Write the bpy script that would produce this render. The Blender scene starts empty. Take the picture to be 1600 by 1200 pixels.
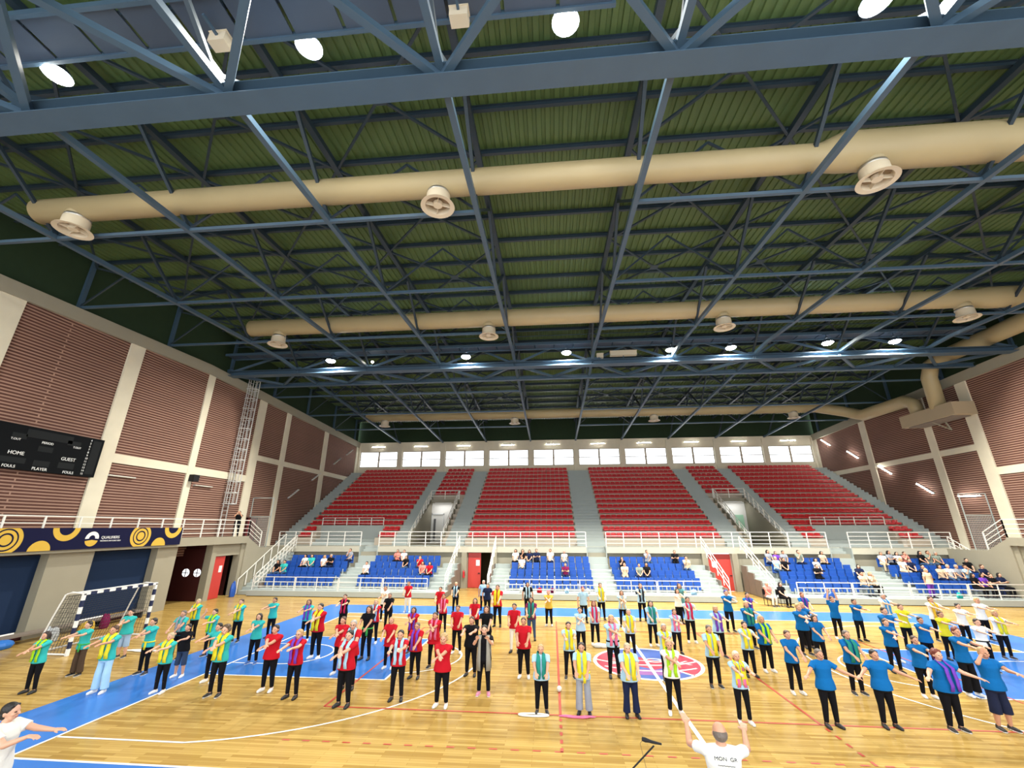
import bpy, math, random
from mathutils import Vector, Matrix
random.seed(7)
PI = math.pi
# ------------------------------------------------------------------ camera, world, exposure
S = bpy.context.scene
COL = S.collection
cam_d = bpy.data.cameras.new('camera'); cam = bpy.data.objects.new('camera', cam_d); COL.objects.link(cam)
YAW, PITCH = 0.0894, 0.32642
cam.location = (-3.074, -16.88, 4.348)
_f = Vector((-math.sin(YAW)*math.cos(PITCH), math.cos(YAW)*math.cos(PITCH), math.sin(PITCH)))
_r = Vector((math.cos(YAW), math.sin(YAW), 0)); _u = _r.cross(_f)
cam.matrix_world = Matrix(((_r.x, _u.x, -_f.x, -3.074), (_r.y, _u.y, -_f.y, -16.88), (_r.z, _u.z, -_f.z, 4.348), (0, 0, 0, 1)))
cam_d.sensor_fit = 'HORIZONTAL'; cam_d.sensor_width = 36.0; cam_d.lens = 659.42/1600*36.0
cam_d.clip_start = 0.05; cam_d.clip_end = 300
S.camera = cam
w = bpy.data.worlds.new('daylight'); S.world = w; w.use_nodes = True
w.node_tree.nodes['Background'].inputs[0].default_value = (0.93, 0.97, 1.0, 1)
w.node_tree.nodes['Background'].inputs[1].default_value = WORLD_STRENGTH = 2.6
S.view_settings.view_transform = 'Standard'; S.view_settings.look = 'None'
S.view_settings.exposure = 0.42; S.view_settings.gamma = 1.0; S.view_settings.use_curve_mapping = False
LAMP_W = 950.0          # each floodlight
TUBE_E = 60.0            # fluorescent tube emission

# ------------------------------------------------------------------ materials
MATS = {}
def mat(name, c, rough=0.6, metal=0.0, spec=None, emit=0.0, var=0.0, scale=3.0, bump=0.0, bscale=40.0):
    if name in MATS: return MATS[name]
    m = bpy.data.materials.new(name); m.use_nodes = True; nt = m.node_tree
    b = nt.nodes['Principled BSDF']
    b.inputs['Base Color'].default_value = (*c, 1); b.inputs['Roughness'].default_value = rough
    b.inputs['Metallic'].default_value = metal
    if spec is not None: b.inputs['Specular IOR Level'].default_value = spec
    if emit: b.inputs['Emission Color'].default_value = (*c, 1); b.inputs['Emission Strength'].default_value = emit
    if var or bump:
        tc = nt.nodes.new('ShaderNodeTexCoord')
        n = nt.nodes.new('ShaderNodeTexNoise'); n.inputs['Scale'].default_value = scale; n.inputs['Detail'].default_value = 4
        nt.links.new(tc.outputs['Object'], n.inputs['Vector'])
        if var:
            r = nt.nodes.new('ShaderNodeMapRange'); r.inputs['To Min'].default_value = 1-var; r.inputs['To Max'].default_value = 1+var
            nt.links.new(n.outputs['Fac'], r.inputs['Value'])
            mx = nt.nodes.new('ShaderNodeMix'); mx.data_type = 'RGBA'; mx.blend_type = 'MULTIPLY'; mx.inputs[0].default_value = 1
            mx.inputs[6].default_value = (*c, 1)
            nt.links.new(r.outputs[0], mx.inputs[7]); nt.links.new(mx.outputs[2], b.inputs['Base Color'])
        if bump:
            n2 = nt.nodes.new('ShaderNodeTexNoise'); n2.inputs['Scale'].default_value = bscale
            nt.links.new(tc.outputs['Object'], n2.inputs['Vector'])
            bp = nt.nodes.new('ShaderNodeBump'); bp.inputs['Strength'].default_value = bump; bp.inputs['Distance'].default_value = 0.02
            nt.links.new(n2.outputs['Fac'], bp.inputs['Height']); nt.links.new(bp.outputs[0], b.inputs['Normal'])
    MATS[name] = m; return m

def brick_mat(name, axes, c1, c2, mortar, bw, bh, ms, rough, bump=0.0, wide_var=True):
    m = bpy.data.materials.new(name); m.use_nodes = True; nt = m.node_tree; b = nt.nodes['Principled BSDF']
    tc = nt.nodes.new('ShaderNodeTexCoord'); sp = nt.nodes.new('ShaderNodeSeparateXYZ'); cb = nt.nodes.new('ShaderNodeCombineXYZ')
    nt.links.new(tc.outputs['Object'], sp.inputs[0])
    nt.links.new(sp.outputs[axes[0]], cb.inputs[0]); nt.links.new(sp.outputs[axes[1]], cb.inputs[1])
    br = nt.nodes.new('ShaderNodeTexBrick'); nt.links.new(cb.outputs[0], br.inputs['Vector'])
    br.inputs['Color1'].default_value = (*c1, 1); br.inputs['Color2'].default_value = (*c2, 1); br.inputs['Mortar'].default_value = (*mortar, 1)
    br.inputs['Scale'].default_value = 1; br.inputs['Brick Width'].default_value = bw; br.inputs['Row Height'].default_value = bh
    br.inputs['Mortar Size'].default_value = ms; br.inputs['Mortar Smooth'].default_value = 0.3; br.inputs['Bias'].default_value = 0
    n = nt.nodes.new('ShaderNodeTexNoise'); n.inputs['Scale'].default_value = 0.35; n.inputs['Detail'].default_value = 5
    nt.links.new(tc.outputs['Object'], n.inputs['Vector'])
    r = nt.nodes.new('ShaderNodeMapRange'); r.inputs['To Min'].default_value = 0.8; r.inputs['To Max'].default_value = 1.2
    nt.links.new(n.outputs['Fac'], r.inputs['Value'])
    mx = nt.nodes.new('ShaderNodeMix'); mx.data_type = 'RGBA'; mx.blend_type = 'MULTIPLY'; mx.inputs[0].default_value = 1
    nt.links.new(br.outputs['Color'], mx.inputs[6]); nt.links.new(r.outputs[0], mx.inputs[7]); nt.links.new(mx.outputs[2], b.inputs['Base Color'])
    b.inputs['Roughness'].default_value = rough
    if bump:
        bp = nt.nodes.new('ShaderNodeBump'); bp.inputs['Strength'].default_value = bump; bp.inputs['Distance'].default_value = 0.03; bp.invert = True
        nt.links.new(br.outputs['Fac'], bp.inputs['Height']); nt.links.new(bp.outputs[0], b.inputs['Normal'])
    MATS[name] = m; return m

M_WOOD = brick_mat('parquet', (0, 1), (0.50, 0.335, 0.105), (0.33, 0.20, 0.050), (0.25, 0.14, 0.033), 1.2, 0.085, 0.003, 0.21)
M_WOOD.node_tree.nodes['Principled BSDF'].inputs['IOR'].default_value = 1.16
M_BRICK = brick_mat('ribbed_brick', (1, 2), (0.100, 0.036, 0.024), (0.080, 0.029, 0.019), (0.34, 0.20, 0.145), 900.0, 0.145, 0.040, 0.9, 0.8)
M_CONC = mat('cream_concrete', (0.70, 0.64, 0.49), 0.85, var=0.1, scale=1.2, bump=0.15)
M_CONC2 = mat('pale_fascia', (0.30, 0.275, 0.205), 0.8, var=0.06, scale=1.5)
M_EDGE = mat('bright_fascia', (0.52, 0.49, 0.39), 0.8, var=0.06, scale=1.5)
M_STEP = mat('grey_step_paint', (0.38, 0.42, 0.40), 0.7, var=0.06, scale=2)
M_TIER = mat('cream_tier', (0.50, 0.42, 0.33), 0.8, var=0.05, scale=2)
M_STEEL = mat('blue_steel', (0.050, 0.090, 0.135), 0.42, 0.0, var=0.12, scale=1.5)
M_STEEL_SHADE = mat('shaded_blue_steel', (0.018, 0.034, 0.050), 0.5, 0.0, var=0.12, scale=1.5)  # same blue steel, with the shade up under the deck put into its colour
M_STEELG = mat('blue_steel_panel', (0.045, 0.065, 0.10), 0.5, var=0.12, scale=1.5)
M_DECK = mat('green_deck', (0.078, 0.130, 0.040), 0.55, var=0.12, scale=0.6)
M_CLAD = mat('dark_green_cladding', (0.022, 0.042, 0.020), 0.8, spec=0.2, var=0.1)
M_DUCT = mat('tan_duct', (0.41, 0.325, 0.175), 0.5, var=0.06, scale=1.0)
M_DUCT2 = mat('buff_duct', (0.42, 0.33, 0.21), 0.6, var=0.05, scale=1.0)
M_DIFF = mat('diffuser_cream', (0.62, 0.53, 0.39), 0.45)
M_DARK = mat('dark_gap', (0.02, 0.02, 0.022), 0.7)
M_ZINC = mat('zinc_collar', (0.5, 0.48, 0.44), 0.35, 0.8)
M_WHITE = mat('white_paint', (0.82, 0.82, 0.80), 0.5)
M_RAIL = mat('white_rail', (0.80, 0.78, 0.72), 0.4)
M_LINE = mat('white_line', (0.86, 0.84, 0.76), 0.35)
M_LINER = mat('red_line', (0.45, 0.05, 0.02), 0.35)
M_ZONE = mat('blue_zone', (0.038, 0.165, 0.52), 0.22, var=0.06, scale=1.0)
M_ZONE.node_tree.nodes['Principled BSDF'].inputs['IOR'].default_value = 1.18
M_RSEAT = mat('red_seat', (0.62, 0.028, 0.035), 0.38)
M_BSEAT = mat('blue_seat', (0.010, 0.075, 0.37), 0.45, var=0.1, scale=0.4)
M_RDOOR = mat('red_door', (0.50, 0.045, 0.035), 0.45)
M_NAVY = mat('navy_mat', (0.008, 0.022, 0.06), 0.8, spec=0.2)
M_BROWN = mat('grey_brown_panel', (0.20, 0.16, 0.13), 0.7)
M_MAROON = mat('dark_maroon', (0.05, 0.010, 0.010), 0.7, spec=0.2)
M_BLACK = mat('black_plastic', (0.010, 0.010, 0.012), 0.6, spec=0.3)
M_GALV = mat('galvanised', (0.62, 0.62, 0.60), 0.4, 0.3)
M_TUBE = mat('lit_tube', (1.0, 0.98, 0.92), 0.4, emit=TUBE_E)
M_OFF = mat('unlit_tube', (0.66, 0.64, 0.56), 0.5)
M_LENS = mat('lamp_lens', (1.0, 0.97, 0.86), 0.4, emit=60.0)
M_GLASS = bpy.data.materials.new('window_glass'); M_GLASS.use_nodes = True
_b = M_GLASS.node_tree.nodes['Principled BSDF']; _b.inputs['Base Color'].default_value = (0.95, 0.97, 1, 1)
_b.inputs['Transmission Weight'].default_value = 1; _b.inputs['Roughness'].default_value = 0.0; _b.inputs['IOR'].default_value = 1.02

# ------------------------------------------------------------------ mesh helpers
class MB:
    def __init__(s): s.v = []; s.f = []; s.m = []; s.cur = 0
    def add(s, vs, fs):
        o = len(s.v); s.v += [tuple(v) for v in vs]; s.f += [tuple(i+o for i in f) for f in fs]; s.m += [s.cur]*len(fs)
    def box(s, x0, x1, y0, y1, z0, z1):
        s.add([(x0,y0,z0),(x1,y0,z0),(x1,y1,z0),(x0,y1,z0),(x0,y0,z1),(x1,y0,z1),(x1,y1,z1),(x0,y1,z1)],
              [(0,3,2,1),(4,5,6,7),(0,1,5,4),(1,2,6,5),(2,3,7,6),(3,0,4,7)]); return s
    def beam(s, p, q, a, b, up=(0,0,1)):
        p = Vector(p); q = Vector(q); d = (q-p).normalized(); up = Vector(up)
        if abs(d.dot(up)) > 0.98: up = Vector((1,0,0))
        x = d.cross(up).normalized()*(a/2); y = x.cross(d).normalized()*(b/2)
        vs = [p-x-y, p+x-y, p+x+y, p-x+y, q-x-y, q+x-y, q+x+y, q-x+y]
        s.add(vs, [(0,3,2,1),(4,5,6,7),(0,1,5,4),(1,2,6,5),(2,3,7,6),(3,0,4,7)]); return s
    def ibeam(s, p, q, wd, h, t=0.03):
        p = Vector(p); q = Vector(q); u = Vector((0,0,1))
        s.beam(p-u*(h/2-t/2), q-u*(h/2-t/2), wd, t); s.beam(p+u*(h/2-t/2), q+u*(h/2-t/2), wd, t); s.beam(p, q, t, h-2*t); return s
    def tube(s, pts, r, n=12, caps=True):
        pts = [Vector(p) for p in pts]; rs = r if isinstance(r, (list, tuple)) else [r]*len(pts)
        o = len(s.v); prev = None
        for i, p in enumerate(pts):
            d = (pts[min(i+1, len(pts)-1)]-pts[max(i-1, 0)]).normalized()
            if prev is None:
                a = Vector((0,0,1)) if abs(d.z) < 0.9 else Vector((1,0,0)); x = d.cross(a).normalized()
            else: x = (prev - d*prev.dot(d)).normalized()
            prev = x; y = d.cross(x)
            for k in range(n):
                t = 2*PI*k/n; s.v.append(tuple(p + (x*math.cos(t)+y*math.sin(t))*rs[i]))
        for i in range(len(pts)-1):
            for k in range(n):
                s.f.append((o+i*n+k, o+i*n+(k+1)%n, o+(i+1)*n+(k+1)%n, o+(i+1)*n+k)); s.m.append(s.cur)
        if caps:
            s.f.append(tuple(o+k for k in reversed(range(n)))); s.m.append(s.cur)
            s.f.append(tuple(o+(len(pts)-1)*n+k for k in range(n))); s.m.append(s.cur)
        return s
    def loft(s, secs, n=20):
        """secs: (z, cx, cy, rx, ry) stack, flat capped."""
        o = len(s.v)
        for z, cx, cy, rx, ry in secs:
            for k in range(n):
                t = 2*PI*k/n; s.v.append((cx+rx*math.cos(t), cy+ry*math.sin(t), z))
        for i in range(len(secs)-1):
            for k in range(n):
                s.f.append((o+i*n+k, o+i*n+(k+1)%n, o+(i+1)*n+(k+1)%n, o+(i+1)*n+k)); s.m.append(s.cur)
        s.f.append(tuple(o+k for k in reversed(range(n)))); s.m.append(s.cur)
        s.f.append(tuple(o+(len(secs)-1)*n+k for k in range(n))); s.m.append(s.cur); return s
    def ball(s, c, r, n=12, m=8):
        c = Vector(c); r = Vector(r) if not isinstance(r, (int, float)) else Vector((r, r, r)); o = len(s.v)
        s.v.append((c.x, c.y, c.z-r.z))
        for i in range(1, m):
            a = -PI/2+PI*i/m
            for k in range(n):
                t = 2*PI*k/n; s.v.append((c.x+r.x*math.cos(a)*math.cos(t), c.y+r.y*math.cos(a)*math.sin(t), c.z+r.z*math.sin(a)))
        s.v.append((c.x, c.y, c.z+r.z)); top = len(s.v)-1
        for k in range(n): s.f.append((o, o+1+(k+1)%n, o+1+k)); s.m.append(s.cur)
        for i in range(m-2):
            for k in range(n):
                s.f.append((o+1+i*n+k, o+1+i*n+(k+1)%n, o+1+(i+1)*n+(k+1)%n, o+1+(i+1)*n+k)); s.m.append(s.cur)
        for k in range(n): s.f.append((top, o+1+(m-2)*n+k, o+1+(m-2)*n+(k+1)%n)); s.m.append(s.cur)
        return s
    def capsule(s, p, q, r1, r2, n=12):
        p = Vector(p); q = Vector(q); d = (q-p).normalized(); pts = []; rs = []
        for a in (85, 60, 30): pts.append(p-d*r1*math.sin(math.radians(a))); rs.append(r1*math.cos(math.radians(a)))
        pts.append(p); rs.append(r1); pts.append(q); rs.append(r2)
        for a in (30, 60, 85): pts.append(q+d*r2*math.sin(math.radians(a))); rs.append(r2*math.cos(math.radians(a)))
        return s.tube(pts, rs, n)
    def poly(s, pts, z0, z1):
        """extruded polygon (counter-clockwise) in the xy plane"""
        n = len(pts); s.add([(x, y, z0) for x, y in pts]+[(x, y, z1) for x, y in pts],
            [tuple(reversed(range(n))), tuple(range(n, 2*n))]+[(i, (i+1)%n, n+(i+1)%n, n+i) for i in range(n)]); return s
    def mesh(s, name, smooth=False):
        me = bpy.data.meshes.new(name); me.from_pydata(s.v, [], s.f); me.update()
        if any(s.m): me.polygons.foreach_set('material_index', s.m)
        if smooth: me.polygons.foreach_set('use_smooth', [True]*len(me.polygons))
        return me

def put(name, me, mats, parent=None, loc=None):
    if isinstance(me, MB): me = me.mesh(name)
    if not isinstance(mats, (list, tuple)): mats = [mats]
    if not me.materials:
        for m in mats: me.materials.append(m)
    o = bpy.data.objects.new(name, me); COL.objects.link(o)
    if parent: o.parent = parent
    if loc is not None: o.location = loc
    return o
def tag(o, label, cat, group=None, kind=None):
    o['label'] = label; o['category'] = cat
    if group: o['group'] = group
    if kind: o['kind'] = kind
    return o
def struct(name, me, mats, parent=None):
    o = put(name, me, mats, parent)
    if not parent: o['kind'] = 'structure'
    return o
def empty(name, label, cat, loc=(0,0,0), rz=0, group=None):
    o = bpy.data.objects.new(name, None); COL.objects.link(o); o.location = loc; o.rotation_euler = (0,0,rz); o.empty_display_size = 0.2
    return tag(o, label, cat, group)
def clone(o, parent=None):
    c = o.copy(); COL.objects.link(c); c.parent = parent
    for ch in list(o.children): clone(ch, c)
    return c
def text_mesh(body, size, extr=0.004, align='CENTER'):
    cu = bpy.data.curves.new('lettering', 'FONT'); cu.body = body; cu.size = size; cu.extrude = extr; cu.align_x = align; cu.align_y = 'CENTER'
    t = bpy.data.objects.new('lettering', cu); COL.objects.link(t); bpy.context.view_layer.update()
    me = bpy.data.meshes.new_from_object(t.evaluated_get(bpy.context.evaluated_depsgraph_get()))
    bpy.data.objects.remove(t); me.materials.clear(); return me
def text(name, body, size, m, matrix, parent=None):
    me = text_mesh(body, size); o = put(name, me, m, parent); o.matrix_local = matrix; return o
ORD = ('first second third fourth fifth sixth seventh eighth ninth tenth eleventh twelfth thirteenth fourteenth fifteenth sixteenth '
       'seventeenth eighteenth nineteenth twentieth twenty-first twenty-second twenty-third twenty-fourth twenty-fifth twenty-sixth '
       'twenty-seventh twenty-eighth twenty-ninth thirtieth').split()
PEOPLE = [
('black',-14.6,-2.76,1.43,'navyshorts','black','short','none','oneup','white','m','-'),
('black',-9.66,-0.52,1.66,'black','black','long','none','low','black','m','waistgreen'),
('black',-12.3,3.15,1.5,'black','brown','short','redscarf','fwd','black','m','-'),
('black',-10.46,3.69,1.5,'black','greybrown','short','none','low','black','m','-'),
('black',-8.38,8.11,1.47,'black','greyblond','short','paleblue','low','black','m','-'),
('black',-5.71,-1.84,1.61,'black','brown','short','none','fwd','black','l','-'),
('black',-5.07,-3.37,1.68,'black','black','bun','none','palms','pink','m','cardigan'),
('black',-5.51,0.01,1.63,'black','brown','long','none','low','black','m','-'),
('black',-4.45,7.76,1.54,'black','black','long','paleblue','down','black','m','-'),
('blue',4.62,4.85,1.65,'black','purple','short','none','fwd','black','m','hat'),
('blue',5.6,5.06,1.53,'black','black','short','purple','fwd','black','m','-'),
('blue',4.34,2.13,1.59,'black','blond','short','greenscarf','fwd','black','l','-'),
('blue',3.66,-0.63,1.58,'black','blond','bob','lime','low','white','l','-'),
('blue',3.53,-2.51,1.53,'black','brown','short','none','low','white','m','-'),
('blue',8.19,5.53,1.5,'black','redbrown','short','purple','low','black','m','-'),
('blue',5.92,1.43,1.63,'black','blond','curly','none','cross','black','l','-'),
('blue',6.5,2.33,1.57,'black','blond','short','none','fwd','black','m','-'),
('blue',5.69,0.07,1.51,'black','black','bob','none','low','black','m','-'),
('blue',3.22,-4.59,1.55,'black','greybrown','short','none','wide','black','l','-'),
('blue',8.57,3.97,1.56,'black','brown','short','none','up','white','m','-'),
('blue',9.27,3.72,1.51,'black','darkbrown','short','none','fwd','black','m','-'),
('blue',5.18,-2.41,1.54,'black','greybrown','short','greenscarf','low','black','l','-'),
('blue',7.63,-0.38,1.5,'black','brown','short','none','cross','black','m','-'),
('blue',8.45,0.81,1.66,'black','darkbrown','short','none','fwd','white','l','-'),
('blue',4.51,-4.51,1.55,'black','darkbrown','short','none','wide','black','l','-'),
('blue',9.25,0.39,1.45,'black','black','short','none','fwd','black','l','-'),
('blue',6.91,-2.48,1.45,'black','brown','short','none','fwd','white','l','-'),
('blue',5.88,-4.55,1.59,'black','redbrown','curly','purple','wide','black','h','-'),
('blue',8.21,-2.27,1.65,'black','redbrown','short','none','fwd','white','m','wide'),
('blue',7.01,-4.42,1.63,'navyculottes','blond','short','none','oneup','black','l','-'),
('gold',-3.33,5.29,1.5,'black','pink','short','none','cross','white','m','hat'),
('maroon',-4.02,2.63,1.57,'jeans','black','bob','greenscarf','low','black','m','-'),
('navy',-6.55,7.47,1.5,'black','black','short','none','down','black','m','-'),
('paleblue',-6.98,8.85,1.5,'black','grey','short','none','down','black','m','-'),
('paleblue',-3.45,-4.41,1.47,'black','blond','short','greenscarf','low','black','l','-'),
('paleblue',-2.41,-4.39,1.53,'grey','darkbrown','short','yellow','low','black','m','waistyellow'),
('paleblue',-2.65,-1.8,1.51,'black','black','short','yellow','fwd','black','m','-'),
('paleblue',-2.13,0.88,1.5,'black','darkbrown','short','none','cross','black','m','-'),
('paleblue',-1.66,6.13,1.56,'black','maroon','short','none','down','black','m','hat'),
('paleblue',-1.5,2.16,1.53,'black','redbrown','bob','redscarf','low','white','m','-'),
('paleblue',-0.74,6.81,1.66,'black','brown','short','yellow','low','black','m','-'),
('paleblue',-1.29,-1.62,1.69,'black','blond','short','pink','cross','black','m','belt'),
('paleblue',0.09,5.44,1.5,'black','brown','long','beige','cross','black','m','-'),
('paleblue',-0.39,0.64,1.5,'black','grey','short','yellow','low','black','m','-'),
('paleblue',-1.27,-4.44,1.55,'navy','greyblond','short','yellow','low','black','l','-'),
('paleblue',1.24,6.83,1.65,'black','brown','short','blackscarf','fwd','black','m','-'),
('paleblue',0.72,2.17,1.56,'black','black','long','greenscarf','low','white','m','-'),
('paleblue',0.27,-1.77,1.5,'black','grey','short','yellow','cross','black','m','-'),
('paleblue',1.36,1.18,1.44,'black','brown','short','pink','cross','black','m','-'),
('paleblue',2.34,2.8,1.63,'black','black','short','redscarf','fwd','white','m','-'),
('paleblue',2.74,0.82,1.62,'black','blond','short','purple','fwd','black','m','-'),
('paleblue',1.48,-2.2,1.57,'black','greybrown','short','yellow','low','black','m','-'),
('paleblue',2.9,-1.17,1.5,'black','black','bun','yellow','fwd','black','m','-'),
('paleblue',1.29,-4.6,1.47,'black','paleblond','short','pink','fwd','white','m','vestyellow'),
('red',-11.16,-3.63,1.63,'black','darkbrown','short','none','cross','white','l','-'),
('red',-10.18,-4.06,1.62,'black','blond','short','purple','fwd','black','m','glasses'),
('red',-11.48,-0.53,1.71,'black','black','short','yellow','cross','white','l','-'),
('red',-8.54,-4.47,1.71,'black','black','bun','paleblue','cross','black','l','-'),
('red',-9.86,-2.09,1.59,'black','brown','short','none','cross','white','m','-'),
('red',-8.98,-3.29,1.73,'black','grey','short','paleblue','low','black','l','glasses'),
('red',-10.25,1.57,1.55,'black','blond','bun','paleblue','cross','white','m','-'),
('red',-10.95,7.88,1.5,'white','brown','short','none','low','white','m','-'),
('red',-8.5,-1.4,1.48,'black','blond','ponytail','none','low','white','m','dress'),
('red',-7.32,-3.94,1.63,'black','black','bun','paleblue','fwd','black','m','print'),
('red',-8.29,0.34,1.5,'black','black','bob','purple','cross','black','m','-'),
('red',-7.37,-2.22,1.49,'black','greybrown','short','purple','low','black','l','glasses'),
('red',-7.07,-1.21,1.61,'black','darkbrown','bun','pink','cross','black','m','dress'),
('red',-6.03,-4.25,1.62,'black','blond','curly','none','cross','white','l','-'),
('red',-8.66,5.8,1.52,'black','black','short','none','low','black','m','-'),
('red',-7.99,3.72,1.49,'black','brown','bun','pink','low','black','m','-'),
('red',-6.67,0.54,1.55,'black','brown','ponytail','none','low','white','m','-'),
('red',-6.37,2.6,1.5,'black','darkbrown','bob','none','low','black','m','-'),
('red',-5.71,4.94,1.74,'black','brown','short','yellow','low','black','m','-'),
('red',-4.57,0.81,1.6,'white','black','short','none','low','black','m','-'),
('red',-4.05,-1.87,1.62,'black','brown','bun','none','low','white','l','-'),
('teal',-17.6,-4.35,1.49,'black','darkbrown','bob','lime','cross','black','m','-'),
('teal',-17.87,-2.93,1.48,'brown','black','short','none','fwd','black','m','waistgreen'),
('teal',-15.7,-4.18,1.64,'paleblue','brown','short','yellow','fwd','white','m','-'),
('teal',-18.31,-1.06,1.51,'denimshorts','black','short','none','cross','black','l','-'),
('teal',-15.93,-2.64,1.55,'black','black','short','none','cross','black','m','waistyellow'),
('teal',-14.04,-4.03,1.46,'black','greyblond','short','yellow','fwd','white','m','-'),
('teal',-16.3,-1.04,1.5,'black','greybrown','short','grey','low','black','m','-'),
('teal',-17.87,1.49,1.48,'black','greyblond','short','yellow','cross','black','m','-'),
('teal',-12.34,-4.12,1.7,'black','curlybrown','curly','yellow','cross','black','m','-'),
('teal',-13.32,-3.1,1.54,'black','black','short','none','fwd','white','m','-'),
('teal',-15.4,-0.66,1.5,'black','black','short','lime','oneup','black','m','-'),
('teal',-15.81,1.27,1.54,'black','brown','short','yellow','cross','black','m','-'),
('teal',-14.85,2.03,1.5,'black','black','short','none','fwd','black','m','-'),
('teal',-13.25,-1.3,1.5,'black','darkbrown','bob','none','cross','blue','m','-'),
('teal',-13.14,1.68,1.5,'black','brown','bob','purple','fwd','white','m','-'),
('tealgrey',3.13,6.85,1.67,'black','brown','bob','none','fwd','black','m','-'),
('white',-11.38,5.55,1.55,'black','greybrown','short','none','cross','white','m','-'),
('white',-0.18,-4.19,1.59,'black','blond','short','lime','cross','white','m','-'),
('white',2.87,6.33,1.5,'black','darkbrown','long','none','fwd','black','m','-'),
('white',11.27,4.98,1.56,'black','grey','short','blueband','fwd','black','m','-'),
('white',12.37,3.9,1.62,'black','brown','short','goldband','fwd','black','m','-'),
('white',12.83,3.26,1.47,'black','black','bun','none','fwd','black','m','-'),
('white',10.62,-0.08,1.5,'black','darkbrown','short','none','fwd','black','m','belt'),
('white',14.35,4.18,1.56,'black','blond','short','none','fwd','black','m','-'),
('white',12.62,1.55,1.5,'black','blond','short','yellow','fwd','black','m','-'),
('yellow',10.16,2.48,1.53,'black','brown','short','none','fwd','black','m','-'),
('yellow',10.57,1.24,1.5,'black','brown','short','none','fwd','black','m','-')]
SPECTATORS = [
(1,-24.29,'black','black'),
(1,-23.43,'teal','black'),
(2,-21.41,'white','black'),
(2,-20.97,'teal','black'),
(2,-19.98,'white','blond'),
(2,-19.38,'black','grey'),
(3,-18.53,'grey','brown'),
(1,-16.05,'white','black'),
(3,-14.57,'salmon','greybrown'),
(3,-14.02,'white','brown'),
(2,-13.6,'black','black'),
(2,-12.65,'red','black'),
(1,-12.05,'salmon','black'),
(1,-11.54,'red','black'),
(3,-5.69,'white','black'),
(3,-5.17,'black','black'),
(3,-4.65,'navy','black'),
(3,-4.28,'navy','brown'),
(2,-5.25,'white','brown'),
(3,-3.2,'white','brown'),
(3,-2.18,'palegrey','grey'),
(1,-2.24,'maroon','black'),
(2,1.72,'black','black'),
(1,1.7,'beige','brown'),
(3,3.69,'grey','brown'),
(1,2.51,'greygreen','black'),
(1,3.22,'black','black'),
(3,5.82,'black','black'),
(2,6.13,'beige','black'),
(3,11.95,'grey','black'),
(3,12.5,'purple','greybrown'),
(3,13.09,'grey','black'),
(3,14.0,'greygreen','brown'),
(3,15.44,'beige','black'),
(2,12.01,'paleblue','grey'),
(2,12.6,'black','black'),
(2,14.4,'white','black'),
(1,13.99,'black','black'),
(1,16.64,'navy','black'),
(0,16.13,'beige','black'),
(0,16.65,'beige','blond'),
(3,18.98,'white','greybrown'),
(3,19.6,'grey','black'),
(3,20.41,'palegrey','black'),
(3,21.03,'salmon','brown'),
(3,22.0,'black','black'),
(3,22.6,'greygreen','brown'),
(3,23.2,'greygreen','grey'),
(2,20.0,'white','blond'),
(2,20.7,'navy','brown'),
(1,20.67,'navy','black'),
(1,21.57,'beige','black'),
(1,22.02,'palegrey','grey'),
(1,22.43,'grey','grey'),
(2,24.0,'black','black'),
(1,23.01,'paleblue','brown'),
(1,23.83,'navy','brown'),
(0,22.53,'black','black'),
(0,23.13,'purple','black'),
(0,23.96,'navy','black'),
(0,23.53,'black','brown')]
# ------------------------------------------------------------------ people: body, clothes and hair shapes
def remesh(mb, name, vox, ratio=1.0, smooth=True):
    me = mb.mesh(name); o = bpy.data.objects.new(name, me); COL.objects.link(o)
    r = o.modifiers.new('r', 'REMESH'); r.mode = 'VOXEL'; r.voxel_size = vox; r.use_smooth_shade = True
    s = o.modifiers.new('s', 'SMOOTH'); s.factor = 0.5; s.iterations = 2
    if ratio < 1: d = o.modifiers.new('d', 'DECIMATE'); d.ratio = ratio
    bpy.context.view_layer.update()
    m2 = bpy.data.meshes.new_from_object(o.evaluated_get(bpy.context.evaluated_depsgraph_get()))
    bpy.data.objects.remove(o); m2.name = name; m2.materials.clear()
    m2.polygons.foreach_set('use_smooth', [True]*len(m2.polygons)); return m2

BUILD = {'s': 0.93, 'm': 1.0, 'l': 1.16, 'h': 1.34}
TORSO = [(.78,.140,.100),(.86,.162,.115),(.95,.150,.106),(1.05,.132,.096),(1.15,.138,.102),(1.25,.152,.112),(1.33,.150,.092),(1.385,.110,.064),(1.415,.052,.05)]
def torso_sec(b, grow, z0, dz=0.0, flare=0.0, lean=0.0):
    out = []
    for z, rx, ry in TORSO:
        if z < z0-1e-6: continue
        k = b if z < 1.34 else 1+(b-1)*0.5
        belly = -0.10*(b-1)*max(0, 1-abs(z-1.0)/0.3)
        fl = flare*max(0, (1.05-z)/0.27)
        out.append((z+dz, 0, belly+lean*(z-.85), rx*k+grow+fl, ry*k**1.5+grow+fl))
    if out[0][0] > z0+dz+1e-3: out.insert(0, (z0+dz,)+out[0][1:])
    return out
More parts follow.
